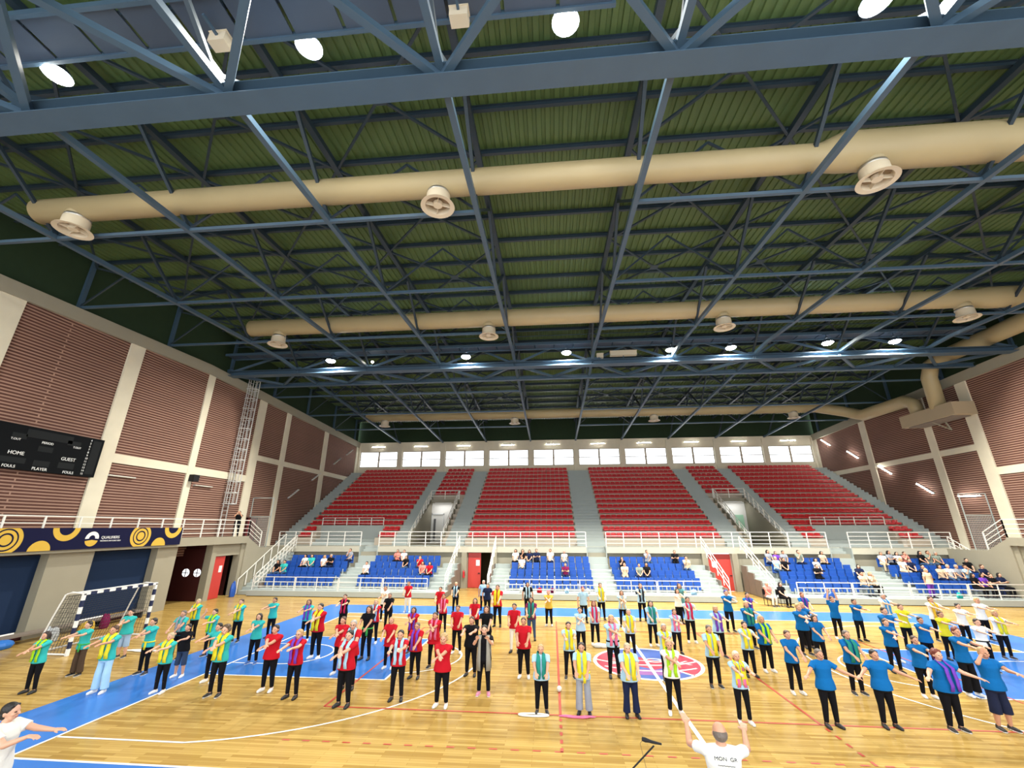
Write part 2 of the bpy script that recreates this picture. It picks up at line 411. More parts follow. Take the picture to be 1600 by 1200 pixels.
# wrist targets (right hand = -x), hand direction, palm normal
POSES = {
 'fwd':   (((-.13,-.50,1.27),(-.02,-1,-.12)), ((.13,-.49,1.30),(.02,-1,-.05))),
 'cross': (((.07,-.45,1.24),(.35,-1,-.35)), ((-.07,-.46,1.17),(-.35,-1,-.40))),
 'low':   (((-.13,-.40,1.06),(.1,-.8,-.6)), ((.13,-.40,1.04),(-.1,-.8,-.6))),
 'wide':  (((-.52,-.28,1.16),(-.8,-.5,-.25)), ((.50,-.30,1.14),(.8,-.5,-.25))),
 'oneup': (((-.20,-.20,1.56),(.2,-.35,1)), ((.14,-.47,1.25),(.02,-1,-.1))),
 'up':    (((-.12,-.06,1.84),(.05,0,1)), ((.12,-.06,1.84),(-.05,0,1))),
 'down':  (((-.25,.0,.86),(0,-.1,-1)), ((.25,.0,.86),(0,-.1,-1))),
 'palms': (((-.13,-.40,1.40),(.1,-.6,.8)), ((.13,-.40,1.40),(-.1,-.6,.8))),
 'photo': (((-.07,-.20,1.50),(.4,-.2,.8)), ((.07,-.20,1.50),(-.4,-.2,.8))),
 'side':  (((-.22,-.44,1.30),(-.3,-1,0)), ((.15,-.48,1.22),(.1,-1,0))),
 'lead':  (((-.35,-.42,1.42),(-.25,-.9,.45)), ((.30,-.40,1.46),(.15,-.75,.6))),
 'lap':   (((-.07,-.30,.98),(.6,-.6,-.5)), ((.07,-.30,.98),(-.6,-.6,-.5))),
 'clap':  (((-.03,-.30,1.16),(.15,-.8,.6)), ((.03,-.30,1.16),(-.15,-.8,.6))),
 'chin':  (((-.03,-.17,1.36),(.2,-.2,.9)), ((.05,-.28,1.00),(-.8,-.4,-.3))),
}
def ik(a, c, l1, l2, pole):
    d = c-a; L = min(d.length, (l1+l2)*0.995); d = d.normalized(); c2 = a+d*L
    x = (l1*l1-l2*l2+L*L)/(2*L); h = math.sqrt(max(l1*l1-x*x, 0)); p = (pole-d*pole.dot(d)).normalized()
    return a+d*x+p*h, c2
def arms(pose, b, dz=0.0, lean=0.0):
    out = []
    for side, (wt, hd) in zip((-1, 1), POSES[pose]):
        sh = Vector((side*(.150+.03*(b-1)+.012), lean*.5, 1.345+dz))
        el, wr = ik(sh, Vector(wt)+Vector((0,lean*.3,dz)), .265, .235, Vector((side*.6, .1, -1)))
        out.append((side, sh, el, wr, Vector(hd).normalized()))
    return out
def hand(mb, side, wr, d):
    ref = Vector((0, 0, 1)) if abs(d.z) < .8 else Vector((0, -1, 0))
    lat = d.cross(ref).normalized()          # across the palm
    nrm = lat.cross(d).normalized()          # back of the hand
    th = -1 if lat.x*side > 0 else 1         # thumb on the inner side
    mb.capsule(wr-d*.01, wr+d*.03, .024, .026, 10)
    for i, (ln, off) in enumerate(((.064, -1.5), (.072, -.5), (.067, .5), (.052, 1.5))):
        u = lat*(off*th*-.0195)
        base = wr+d*.02+u*.8; kn = wr+d*(.082-.006*abs(off))+u
        mb.capsule(base, kn, .015, .0125, 8)
        d1 = (d-nrm*.18+u*1.5).normalized(); m1 = kn+d1*ln*.55; d2 = (d1-nrm*(.35+.12*i)).normalized(); m2 = m1+d2*ln*.5
        mb.capsule(kn, m1, .0105, .0095, 8); mb.capsule(m1, m2, .0095, .0075, 8)
    tb = wr+d*.022+lat*th*.024; t1 = tb+(d*.55+lat*th*.75-nrm*.2).normalized()*.038; t2 = t1+(d*.9+lat*th*.25-nrm*.3).normalized()*.032
    mb.capsule(tb, t1, .0145, .012, 8); mb.capsule(t1, t2, .0115, .009, 8)
def legs(seat):
    if seat: return [(s, Vector((s*.088,.0,.50)), Vector((s*.10,-.43,.50)), Vector((s*.10,-.40,.085))) for s in (-1,1)]
    return [(s, Vector((s*.082,0,.84)), Vector((s*.10,-.012,.46)), Vector((s*.115,.02,.085))) for s in (-1,1)]
_BODY = {}
def body_mesh(pose, build, seat=False, fine=True):
    key = (pose, build, seat)
    if key in _BODY: return _BODY[key]
    b = BUILD[build]; dz = -.36 if seat else 0; mb = MB()
    mb.loft([(z, cx, cy, rx-.004, ry-.004) for z, cx, cy, rx, ry in torso_sec(b, -.006, .80, dz)])
    mb.capsule((0,.012,1.36+dz), (0,-.004,1.46+dz), .056, .050, 14)
    for s in (-1, 1): mb.capsule((s*.04,.005,1.385+dz), (s*.145,.0,1.35+dz), .045, .050, 12)
    mb.ball((0,-.010,1.548+dz), (.073,.090,.098), 18, 12)
    mb.ball((0,-.040,1.485+dz), (.053,.056,.056), 14, 10)
    mb.ball((0,-.076,1.470+dz), (.026,.020,.018), 10, 8)
    for s in (-1, 1):
        mb.ball((s*.036,-.068,1.515+dz), (.026,.026,.028), 10, 8)
        mb.ball((s*.074,.004,1.528+dz), (.011,.020,.031), 8, 6)
        mb.capsule((s*.014,-.092,1.560+dz), (s*.044,-.084,1.562+dz), .008, .007, 8)
    mb.capsule((0,-.096,1.55+dz), (0,-.116,1.515+dz), .009, .0135, 8); mb.ball((0,-.096,1.477+dz), (.021,.010,.010), 8, 6)
    for side, sh, el, wr, hd in arms(pose, b, dz):
        k = .5+.5*b
        mb.capsule(sh, el, .047*k, .037*k, 12); mb.capsule(el, wr, .038*k, .025, 12); hand(mb, side, wr, hd)
    for s, hp, kn, an in legs(seat):
        k = .4+.6*b
        mb.capsule(hp, kn, .078*k, .052*k, 12); mb.capsule(kn, kn.lerp(an, .35), .052*k, .054*k, 12); mb.capsule(kn.lerp(an, .35), an, .054*k, .034, 12)
        mb.capsule(an+Vector((0,.02,-.03)), an+Vector((s*.02,-.13,-.05)), .030, .024, 10)
    me = remesh(mb, 'body', .0075 if fine else .010, .45)
    mi = []
    for p in me.polygons:
        c = p.center; z = c.z-dz; k = 0
        if c.y < -.070 and abs(z-1.541) < .009 and .018 < abs(c.x) < .045: k = 1
        elif c.y < -.080 and abs(z-1.477) < .0075 and abs(c.x) < .023: k = 2
        mi.append(k)
    me.polygons.foreach_set('material_index', mi)
    for _ in range(3): me.materials.append(M_BLACK)
    _BODY[key] = me; return me
_CL = {}
def cached(key, fn):
    if key not in _CL: _CL[key] = fn()
    return _CL[key]
def one(me):
    me.materials.append(M_BLACK); return me
def shirt_mesh(pose, build, seat, hem=.80, flare=.012, sleeve=.62):
    def fn():
        b = BUILD[build]; dz = -.36 if seat else 0; mb = MB()
        z0 = .86 if seat else hem
        sec = torso_sec(b, .014, max(z0, .78), dz, flare)
        if z0 < .78: sec.insert(0, (z0, 0, sec[0][2], sec[0][3]+.03, sec[0][4]+.03))
        mb.loft(sec, 26)
        for s in (-1, 1): mb.capsule((s*.05,.004,1.385+dz), (s*.145,.0,1.352+dz), .046, .062, 12)
        for side, sh, el, wr, hd in arms(pose, b, dz):
            k = .5+.5*b; d = el-sh
            if sleeve > 0:
                mb.ball(sh, .062*k, 12, 8); mb.tube([sh, sh+d*sleeve*.5, sh+d*min(sleeve, 1)], [.061*k, .060*k, .061*k], 14)
                if sleeve > 1: mb.tube([sh+d*.9, el, el.lerp(wr, sleeve-1)], [.055*k, .052*k, .042*k], 12); mb.ball(el, .052*k)
        return one(remesh(mb, 'shirt', .012, .6))
    return cached(('shirt', pose, build, seat, hem, flare, sleeve), fn)
def trouser_mesh(build, seat, style):
    def fn():
        b = BUILD[build]; dz = -.36 if seat else 0; mb = MB(); g = .012; k = .4+.6*b
        top = torso_sec(b, g, .78, dz)[:2]
        mb.loft([(top[0][0]-.03,0,top[0][2],top[0][3]*.9,top[0][4]*.9)]+top+[(.93+dz,0,top[1][2],.155*b+g*.6,.11*b**1.5+g*.6)], 24)
        for s, hp, kn, an in legs(seat):
            rk, ra, end = {'slim': (.060,.047,1), 'wide': (.082,.088,1), 'flare': (.062,.078,1), 'shorts': (.080,.080,.25), 'culottes': (.088,.092,.35)}[style]
            mb.ball(hp, .088*k); mb.tube([hp, hp.lerp(kn, .5), kn], [.090*k, .078*k, rk*k], 16); mb.ball(kn, rk*k*.99)
            e = kn.lerp(an, end if end < 1 else .97)
            mb.tube([kn, kn.lerp(e, .5), e], [rk*k, (rk+ra)/2*k*.98, ra*(k if style != 'slim' else 1)], 16)
        return one(remesh(mb, 'trousers', .012, .6))
    return cached(('tr', build, seat, style), fn)
def shoe_mesh(boot=False):
    def fn():
        mb = MB()
        mb.capsule((0,.050,.040), (0,-.055,.040), .038, .043, 14); mb.capsule((0,-.055,.036), (0,-.135,.030), .043, .032, 14)
        mb.capsule((0,.040,.05), (0,.025,.085 if not boot else .2), .040, .040, 12)
        mb.v = [(x, y, max(z, 0.0)) for x, y, z in mb.v]
        sole = [(-.042,-.06),(-.034,-.15),(0,-.172),(.034,-.15),(.042,-.06),(.036,.06),(0,.088),(-.036,.06)]
        mb.poly(sole, 0.0, .022)
        me = remesh(mb, 'shoe', .008, .6)
        mi = [1 if p.center.z < .022 else 0 for p in me.polygons]
        me.polygons.foreach_set('material_index', mi); me.materials.append(M_BLACK); me.materials.append(M_BLACK); return me
    return cached(('shoe', boot), fn)
def hair_mesh(style, seat):
    def fn():
        dz = -.36 if seat else 0; mb = MB()
        if style != 'bald':
            mb.ball((0,.010,1.572+dz), (.083,.092,.090), 18, 12); mb.ball((0,.036,1.52+dz), (.077,.066,.080), 16, 10)
            mb.capsule((-.045,-.046,1.616+dz), (.040,-.052,1.616+dz), .022, .020, 10)
        if style in ('bob', 'long'):
            for s in (-1, 1): mb.capsule((s*.068,-.015,1.575+dz), (s*.078,-.006,1.445+dz), .030, .026, 10); mb.capsule((s*.04,.055,1.55+dz), (s*.045,.06,1.43+dz), .045, .036, 10)
        if style == 'long':
            for x in (-.055, 0, .055): mb.capsule((x,.07,1.48+dz), (x*1.2,.10,1.20+dz), .038, .024, 10)
            for s in (-1, 1): mb.capsule((s*.078,.0,1.46+dz), (s*.085,-.05,1.27+dz), .026, .016, 10)
        if style == 'bun': mb.ball((0,.10,1.60+dz), .038)
        if style == 'ponytail': mb.capsule((0,.095,1.58+dz), (.01,.125,1.36+dz), .030, .014, 10)
        if style == 'curly':
            rr = random.Random(3)
            for i in range(46):
                a = rr.uniform(0, 2*PI); t = rr.uniform(-.55, 1.3); y = math.sin(a)*math.cos(t)
                if y < -.35 and t < .7: continue
                mb.ball((.088*math.cos(a)*math.cos(t), .012+.094*y, 1.565+.092*math.sin(t)+dz), rr.uniform(.022, .032), 8, 6)
        if style == 'bald':
            mb.ball((0,.030,1.520+dz), (.0765,.072,.068), 18, 12)
            for s in (-1, 1): mb.ball((s*.062,.010,1.530+dz), (.018,.045,.036), 10, 8)
        return one(remesh(mb, 'hair', .009, .6))
    return cached(('hair', style, seat), fn)
def ribbon(mb, pts, t=.006):
    """pts: (position, half-width vector, outward normal)"""
    o = len(mb.v)
    for p, wv, n in pts:
        p = Vector(p); wv = Vector(wv); n = Vector(n).normalized()*t
        mb.v += [tuple(p-wv-n), tuple(p+wv-n), tuple(p+wv+n), tuple(p-wv+n)]
    for i in range(len(pts)-1):
        for k in range(4): mb.f.append((o+4*i+k, o+4*i+(k+1)%4, o+4*i+4+(k+1)%4, o+4*i+4+k)); mb.m.append(mb.cur)
    mb.f += [(o+3,o+2,o+1,o), tuple(o+4*(len(pts)-1)+k for k in range(4))]; mb.m += [mb.cur]*2
def scarf_mesh(build, w=.04, length=.55):
    def fn():
        b = BUILD[build]; mb = MB(); yf = lambda z: -(.135 if z > 1.1 else .138)*b**1.5-.012-.10*(b-1)*max(0, 1-abs(z-1.0)/.3)
        z0 = 1.40-length
        def side(s):
            P = []
            for z in (z0, z0+.12, z0+.24, 1.22, 1.32): P.append(((s*(.070+.01*math.sin(z*31)), yf(z)-.004*math.sin(z*40), z), (w, 0, 0), (0,-1,0)))
            P += [((s*.066,-.105,1.385), (w*.9,.0,-.01), (0,-.8,.6)), ((s*.078,-.035,1.432), (w*.65,0,-w*.45), (s*.3,-.3,.9)), ((s*.062,.035,1.447), (w*.5,.008,-w*.6), (s*.6,.3,.8))]
            return P
        L_ = side(-1); R_ = side(1)
        ribbon(mb, L_+[((0,.078,1.452), (0,.010,-w*.8), (0,1,.5))])
        ribbon(mb, R_+[((0,.078,1.452), (0,.010,-w*.8), (0,1,.5))])
        return one(mb.mesh('scarf', True))
    return cached(('scarf', build, w, length), fn)
def sash_mesh(build):
    def fn():
        b = BUILD[build]; mb = MB(); s = [q for q in torso_sec(b, .030, .95, 0)][0]
        mb.loft([(.94,)+s[1:], (.975,)+s[1:]], 26); ribbon(mb, [((.03, s[2]-s[4], .955), (.03,0,0), (0,-1,0)), ((.05, s[2]-s[4]-.02, .85), (.035,0,0), (0,-1,0)), ((.045, s[2]-s[4]-.02, .74), (.03,0,0), (0,-1,0))])
        return one(mb.mesh('sash', True))
    return cached(('sash', build), fn)
def gilet_mesh():
    def fn():
        mb = MB()
        for s in (-1, 1):
            ribbon(mb, [((s*.125,-.10,.58), (.055,-s*.03*-1,0), (0,-1,0)), ((s*.12,-.115,.85), (.05,s*.03,0), (0,-1,0)), ((s*.11,-.128,1.1), (.04,s*.02,0), (0,-1,0)), ((s*.105,-.13,1.3), (.035,s*.02,0), (0,-1,0)), ((s*.10,-.04,1.41), (.04,0,-s*0.0), (0,-.2,1))])
        ribbon(mb, [((0,.15,.58), (.17,0,0), (0,1,0)), ((0,.135,.9), (.165,0,0), (0,1,0)), ((0,.135,1.25), (.15,0,0), (0,1,0)), ((0,.05,1.40), (.12,0,0), (0,.4,1))])
        return one(mb.mesh('long_gilet', True))
    return cached('gilet', fn)
def glasses_mesh():
    def fn():
        mb = MB()
        for s in (-1, 1):
            mb.tube([(s*.032+.019*math.cos(a*PI/5), -.103, 1.540+.015*math.sin(a*PI/5)) for a in range(11)], .0025, 6, False)
            mb.tube([(s*.051,-.103,1.543), (s*.076,-.02,1.545)], .002, 6)
        mb.tube([(-.013,-.106,1.543), (.013,-.106,1.543)], .002, 6)
        return one(mb.mesh('glasses', True))
    return cached('glasses', fn)

CC = dict(teal=(.035,.40,.38), black=(.005,.005,.007), red=(.46,.008,.018), white=(.78,.77,.72), paleblue=(.36,.56,.72), navy=(.010,.016,.05),
 maroon=(.16,.01,.06), gold=(.60,.40,.06), tealgrey=(.10,.28,.30), blue=(.004,.115,.34), yellow=(.72,.62,.03), brown=(.07,.045,.03), lime=(.36,.66,.02),
 denimshorts=(.30,.42,.58), navyshorts=(.03,.05,.10), navyculottes=(.012,.016,.04), jeans=(.04,.08,.16), grey=(.27,.29,.34), green=(.06,.38,.08), pink=(.72,.16,.30),
 purple=(.16,.05,.42), redscarf=(.55,.02,.08), greenscarf=(.02,.22,.18), blackscarf=(.02,.02,.03), beige=(.58,.46,.32), blueband=(.05,.30,.72), goldband=(.66,.40,.03),
 salmon=(.70,.22,.18), palegrey=(.50,.53,.55), greygreen=(.22,.26,.22), graygilet=(.30,.29,.25))
HC = dict(black=(.010,.008,.007), darkbrown=(.022,.012,.008), brown=(.075,.035,.018), curlybrown=(.10,.06,.03), greybrown=(.14,.11,.09), grey=(.38,.36,.33),
 blond=(.46,.30,.13), greyblond=(.48,.38,.24), paleblond=(.70,.60,.40), redbrown=(.16,.03,.015), pink=(.55,.10,.20), purple=(.05,.04,.25), maroon=(.20,.02,.04))
def cloth(c): return mat('cloth_'+c, CC[c], 0.9, spec=0.15, var=0.05, scale=9, bump=0.25, bscale=14)
def hairm(c): return mat('hair_'+c, HC[c], 0.5, bump=0.5, bscale=60)
SKIN = [mat('skin_%d' % i, c, 0.5) for i, c in enumerate(((.58,.30,.19), (.52,.26,.155), (.63,.35,.235)))]
M_EYE = mat('eye_dark', (.03,.018,.012), 0.3); M_LIP = mat('lips', (.38,.10,.085), 0.5)
M_SOLE = mat('shoe_sole', (.70,.70,.68), 0.6)
def dress(o, *ms):
    for i, m in enumerate(ms):
        o.material_slots[i].link = 'OBJECT'; o.material_slots[i].material = m
    return o
def part(name, me, parent, *ms):
    o = bpy.data.objects.new(name, me); COL.objects.link(o); o.parent = parent; return dress(o, *ms)
def person(label, group, loc, rz, H, top, low, hc, style, scarf, pose, shoes, build, extra='-', seat=False, sleeve=.62, lowstyle=None, tilt=0.0):
    t = empty('person', label, 'person', loc, rz, group); k = H/1.645; t.scale = (k*1.12, k*1.08, k)
    if tilt: t.rotation_euler = (tilt, 0, rz)
    part('body', body_mesh(pose, build, seat, not seat), t, SKIN[int(abs(loc[0]*7)) % 3], M_EYE, M_LIP)
    hem, flare = (.72, .03) if extra == 'dress' else (.80, .012)
    part('shirt', shirt_mesh(pose, build, seat, hem, flare, sleeve), t, cloth(top))
    if lowstyle is None:
        lowstyle = {'denimshorts': 'shorts', 'navyshorts': 'shorts', 'navyculottes': 'culottes', 'grey': 'wide', 'brown': 'wide', 'paleblue': 'wide', 'navy': 'flare'}.get(low, 'slim')
    if extra == 'wide': lowstyle = 'wide'
    part('trousers', trouser_mesh(build, seat, lowstyle), t, cloth(low))
    if style == 'curlybrown': style = 'curly'
    h = part('hair', hair_mesh(style, seat), t, hairm(hc))
    for s, hp, kn, an in legs(seat):
        sh = part('shoe', shoe_mesh(), t, mat('shoe_'+shoes, {'black': (.015,.015,.018), 'white': (.75,.74,.72), 'pink': (.60,.22,.34), 'blue': (.02,.10,.35)}[shoes], .55), M_SOLE if shoes != 'black' or int(loc[0]*5) % 2 else M_BLACK)
        sh.location = (an.x+s*.004, an.y-.012, 0); sh.rotation_euler = (0, 0, s*.16)
    if scarf != 'none' and not seat: part('scarf', scarf_mesh(build, .05 if scarf in ('yellow', 'greenscarf', 'goldband') else .036), t, cloth(scarf))
    if extra == 'waistgreen': part('waist_sash', sash_mesh(build), t, cloth('green'))
    if extra == 'waistyellow': part('waist_sash', sash_mesh(build), t, cloth('yellow'))
    if extra == 'belt': part('waist_sash', sash_mesh(build), t, cloth('black'))
    if extra == 'vestyellow': part('stole', scarf_mesh(build, .06, .50), t, cloth('yellow'))
    if extra == 'cardigan': part('long_gilet', gilet_mesh(), t, cloth('graygilet'))
    if extra == 'glasses': part('glasses', glasses_mesh(), t, M_BLACK)
    if extra == 'print': o = put('shirt_print', cached('print', lambda: print_mesh()), cloth('white'), t)
    return t
def print_mesh():
    mb = MB()
    for a0, r0 in ((0, .055),):
        pts = [(.055*math.cos(i*PI/8), .05*math.sin(i*PI/8)) for i in range(16)]
    n = 16; mb.add([(x, -.142-.0, 1.20+y) for x, y in pts]+[(x, -.130, 1.20+y) for x, y in pts], [tuple(range(n)), tuple(reversed(range(n, 2*n)))]+[(i, n+i, n+(i+1)%n, (i+1)%n) for i in range(n)])
    return mb.mesh('shirt_print')
HW = (-25.28, -26.05)
# ------------------------------------------------------------------ the hall's shell
WX = 26.5; YN, YF = -20.0, 33.0; RY = 8.6
def wall_top(Y): return 15.0-.035*abs(Y-RY)
def zb(Y): return 15.3-.05*abs(Y-RY)            # bottom chords of the roof
def zt(Y): return zb(Y)+2.45                    # purlins
def zd(Y): return zb(Y)+2.72                    # roof deck
struct('floor', MB().box(-28.5, 28.5, YN, 18.0, -.2, 0), M_WOOD)
def yz_poly(pts, x0, x1):
    mb = MB(); n = len(pts); mb.add([(x0,y,z) for y,z in pts]+[(x1,y,z) for y,z in pts],
        [tuple(range(n)), tuple(reversed(range(n, 2*n)))]+[(i, n+i, n+(i+1)%n, (i+1)%n) for i in range(n)]); return mb
for s, side in ((-1, 'left'), (1, 'right')):
    prof = [(YN,2.6),(YF,2.6),(YF,wall_top(YF)),(RY,wall_top(RY)),(YN,wall_top(YN))]
    w_ = struct('wall_'+side, yz_poly(prof, s*WX, s*(WX+.4)), M_BRICK)
    mb = MB(); xi, xo = s*(WX-.09), s*(WX+.45)
    X0, X1 = min(xi,xo), max(xi,xo)
    for y, wd in ((-19.6,.9),(-14,.6),(-8.3,.6),(-2.5,.95),(3.42,.85),(9.0,.52),(14.65,.85),(18.3,.62),(25.1,.75),(32.7,.6)):
        mb.box(X0, X1, y-wd/2, y+wd/2, 2.6, wall_top(y)-.3)
    mb.box(X0+.02, X1-.02, YN, 14.7, 7.62, 8.1); mb.box(X0+.02, X1-.02, 14.6, YF, 9.38, 9.8)
    put('concrete_frame', mb, M_CONC, w_)
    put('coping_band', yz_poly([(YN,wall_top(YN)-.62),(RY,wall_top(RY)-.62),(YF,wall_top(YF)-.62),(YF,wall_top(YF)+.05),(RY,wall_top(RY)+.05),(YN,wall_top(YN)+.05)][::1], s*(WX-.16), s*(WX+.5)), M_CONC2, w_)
    put('upper_cladding', yz_poly([(YN,wall_top(YN)),(RY,wall_top(RY)),(YF,wall_top(YF)),(YF,zd(YF)),(RY,zd(RY)),(YN,zd(YN))], s*(WX+.2), s*(WX+.3)), M_CLAD, w_)
    cp = MB()
    for k in range(-3, 7): y = .1+5.3*k; cp.box(min(s*(WX+.05),s*(WX+.2)), max(s*(WX+.05),s*(WX+.2)), y-.1, y+.1, wall_top(y), zd(y))
    put('cladding_post', cp, M_STEEL, w_)
# back wall with its band of windows
bays = [(-WX+5.3*k, -WX+5.3*(k+1)) for k in range(10)]
WB = WX+.6; mb = MB(); mb.box(-WB, WB, YF, YF+.4, 8.5, 11.15); mb.box(-WB, WB, YF, YF+.4, 13.05, wall_top(YF))
for k in range(11): x = -WX+5.3*k; mb.box(x-.3, x+.3, YF-.12, YF+.3, 9.9, 13.9)
wb = struct('wall_back', mb, M_CONC)
put('upper_cladding', MB().box(-WB, WB, YF+.3, YF+.4, wall_top(YF), zd(YF)), M_CLAD, wb)
for k, (a, b_) in enumerate(bays):
    fr = MB(); x0, x1 = a+.3, b_-.3; y0, y1 = YF+.10, YF+.18; xm = (x0+x1)/2
    for p in ((x0, x0+.07), (x1-.07, x1), (xm-.10, xm+.10)): fr.box(*p, y0, y1, 11.15, 13.05)
    for z in (11.15, 12.02, 12.97): fr.box(x0, x1, y0+.005, y1-.005, z, z+.08)
    wo = struct('window_%d' % (k+1), fr, mat('window_frame', (.42,.36,.27), .6))
    put('window_glass', MB().box(x0, x1, YF+.13, YF+.14, 11.2, 13.0), M_GLASS, wo)
# ribbed roof deck
mb = MB(); p = .30; nx = int(2*(WX+.4)/p)
prof = []
for i in range(nx+1):
    x = -WX-.4+i*p; prof += [(x, 0), (x+p*.5, 0), (x+p*.58, .05), (x+p*.92, .05)]
ys = [YN-.3, RY, YF+.4]; o = 0
for y in ys: mb.v += [(x, y, zd(y)+h) for x, h in prof]
n = len(prof)
for j in range(2):
    for i in range(n-1): mb.f.append((j*n+i, (j+1)*n+i, (j+1)*n+i+1, j*n+i+1)); mb.m.append(0)
for y in ys: mb.v += [(-WX-.4, y, zd(y)+.15), (WX+.8, y, zd(y)+.15)]
q = 3*n; mb.f += [(q, q+1, q+3, q+2), (q+2, q+3, q+5, q+4)]; mb.m += [0, 0]
struct('ceiling', mb, M_DECK)

# ------------------------------------------------------------------ court markings
def arc(cx, cy, r, a0, a1, n=48, wd=.065):
    P = [(cx+(r+wd/2)*math.cos(a0+(a1-a0)*i/n), cy+(r+wd/2)*math.sin(a0+(a1-a0)*i/n)) for i in range(n+1)]
    Q = [(cx+(r-wd/2)*math.cos(a0+(a1-a0)*i/n), cy+(r-wd/2)*math.sin(a0+(a1-a0)*i/n)) for i in range(n+1)]
    return P, Q
def strip(mb, P, Q, z):
    n = len(P); mb.add([(x,y,z) for x,y in P]+[(x,y,z) for x,y in Q], [(i, i+1, n+i+1, n+i) for i in range(n-1)])
floor = bpy.data.objects['floor']
z1, z2, z3 = .003, .005, .007
mb = MB()
def flat(mb, x0, x1, y0, y1, z): mb.add([(x0,y0,z),(x1,y0,z),(x1,y1,z),(x0,y1,z)], [(0,1,2,3)])
for a in ((-16.2,-14,-9.7,9.9),(14,16.2,-9.7,9.9),(-14,14,7.5,9.9),(-14,14,-9.7,-7.5),(-14,-8.2,-2.45,2.45),(8.2,14,-2.45,2.45)): flat(mb, *a, z1)
put('blue_border', mb, M_ZONE, floor)
mb = MB(); W2 = .032
for a in ((-14,14,-7.5,-7.5),(-14,14,7.5,7.5),(-14,-8.2,-2.45,-2.45),(-14,-8.2,2.45,2.45),(8.2,14,-2.45,-2.45),(8.2,14,2.45,2.45),(-14,-11.0,-6.6,-6.6),(-14,-11.0,6.6,6.6),(11.0,14,-6.6,-6.6),(11.0,14,6.6,6.6)): flat(mb, a[0], a[1], a[2]-W2, a[2]+W2, z2)
for x, y0, y1 in ((-14,-7.5,7.5),(14,-7.5,7.5),(0,-7.5,7.5),(-8.2,-2.45,2.45),(8.2,-2.45,2.45)): flat(mb, x-W2-(.02 if x == 0 else 0), x+W2+(.02 if x == 0 else 0), y0, y1, z3 if x == 0 else z2)
for s in (-1, 1):
    a = math.asin(6.6/6.75); c = s*-12.425
    P, Q = arc(c, 0, 6.75, -a, a) if s == 1 else arc(c, 0, 6.75, PI-a, PI+a); strip(mb, P, Q, z2)
    P, Q = arc(s*-8.2, 0, 1.8, -PI/2, PI/2) if s == 1 else arc(s*-8.2, 0, 1.8, PI/2, 3*PI/2); strip(mb, P, Q, z2)
    P, Q = arc(c, 0, 1.25, -PI/2, PI/2) if s == 1 else arc(c, 0, 1.25, PI/2, 3*PI/2); strip(mb, P, Q, z2)
    flat(mb, min(s*-14, c), max(s*-14, c), 1.225, 1.275, z2); flat(mb, min(s*-14, c), max(s*-14, c), -1.275, -1.225, z2)
put('white_lines', mb, M_LINE, floor)
mb = MB()
for y in (-4.5, 4.5): flat(mb, -9, 9, y-W2, y+W2, z2+.001)
for x in (-9, -3, 3, 9): flat(mb, x-W2, x+W2, -4.5, 4.5, z2+.001)
for x in (-3, 3):
    for k in range(5):
        for sg in (-1, 1): y = sg*(4.68+.36*k); flat(mb, x-W2, x+W2, min(y, y+sg*.17), max(y, y+sg*.17), z2)
k = -9.0
while k < 9: flat(mb, k, k+.17, -6.31, -6.26, z2); k += .45
P, Q = arc(-16.0, 6.4, .9, -1.2, 1.4, 24, .06); strip(mb, P, Q, z2)
put('red_lines', mb, M_LINER, floor)
# centre emblem: ball in red and blue sectors with white seams and letters
def disc(r, z, n=64): return [(r*math.cos(2*PI*i/n), r*math.sin(2*PI*i/n), z) for i in range(n)]
em = MB(); em.add(disc(1.80, z1), [tuple(range(64))])
em.cur = 1; em.add(disc(1.68, z1+.0008), [tuple(range(64))])
em.cur = 2
for s in (-1, 1):                         # red side lenses
    A = [(s*1.68*math.cos(t), 1.68*math.sin(t)) for t in [(-50+100*i/20)*PI/180 for i in range(21)]]
    B = [(s*(2.35-1.72*math.cos(t)), 1.72*math.sin(t)) for t in [(48-96*i/20)*PI/180 for i in range(21)]]
    strip(em, A, B[::-1], z1+.0016)
em.add([(x, y, z1+.0014) for x, y in ((-.35,.75),(.55,.1),(.75,-.35),(.1,-.75),(-.6,-.3),(-.7,.2))], [(0,5,4,3,2,1)])
em.cur = 3
em.add([(x, y, z1+.0014) for x, y in ((-1.15,-.75),(1.1,-.75),(.6,-1.3),(-.6,-1.3))], [(3,2,1,0)])
em.cur = 0
P, Q = arc(-2.35, 0, 1.72, -.80, .80, 30, .09); strip(em, P, Q, z1+.0024)
P, Q = arc(2.35, 0, 1.72, PI-.80, PI+.80, 30, .09); strip(em, P, Q, z1+.0024)
P, Q = arc(0, 2.6, 2.9, -2.2, -.94, 30, .10); strip(em, P, Q, z1+.0024)
P, Q = arc(0, 2.0, 2.9, -2.1, -1.04, 30, .08); strip(em, P, Q, z1+.0024)
P, Q = arc(0, 3.2, 3.0, -1.95, -1.2, 30, .07); strip(em, P, Q, z1+.0024)
put('centre_emblem', em, [M_LINE, mat('emblem_blue', (.05,.11,.38), .35), mat('emblem_red', (.45,.035,.07), .35), mat('emblem_violet', (.28,.10,.33), .35)], floor)
for ch, x, y, sz in (('E', -1.12, -.05, .80), ('O', .28, .22, .80), ('K', 1.2, .02, .72)):
    text('emblem_letter', ch, sz, M_LINE, Matrix.Translation((x, y, z1+.004)) @ Matrix.Diagonal((1.1, .85, .3, 1)), floor)

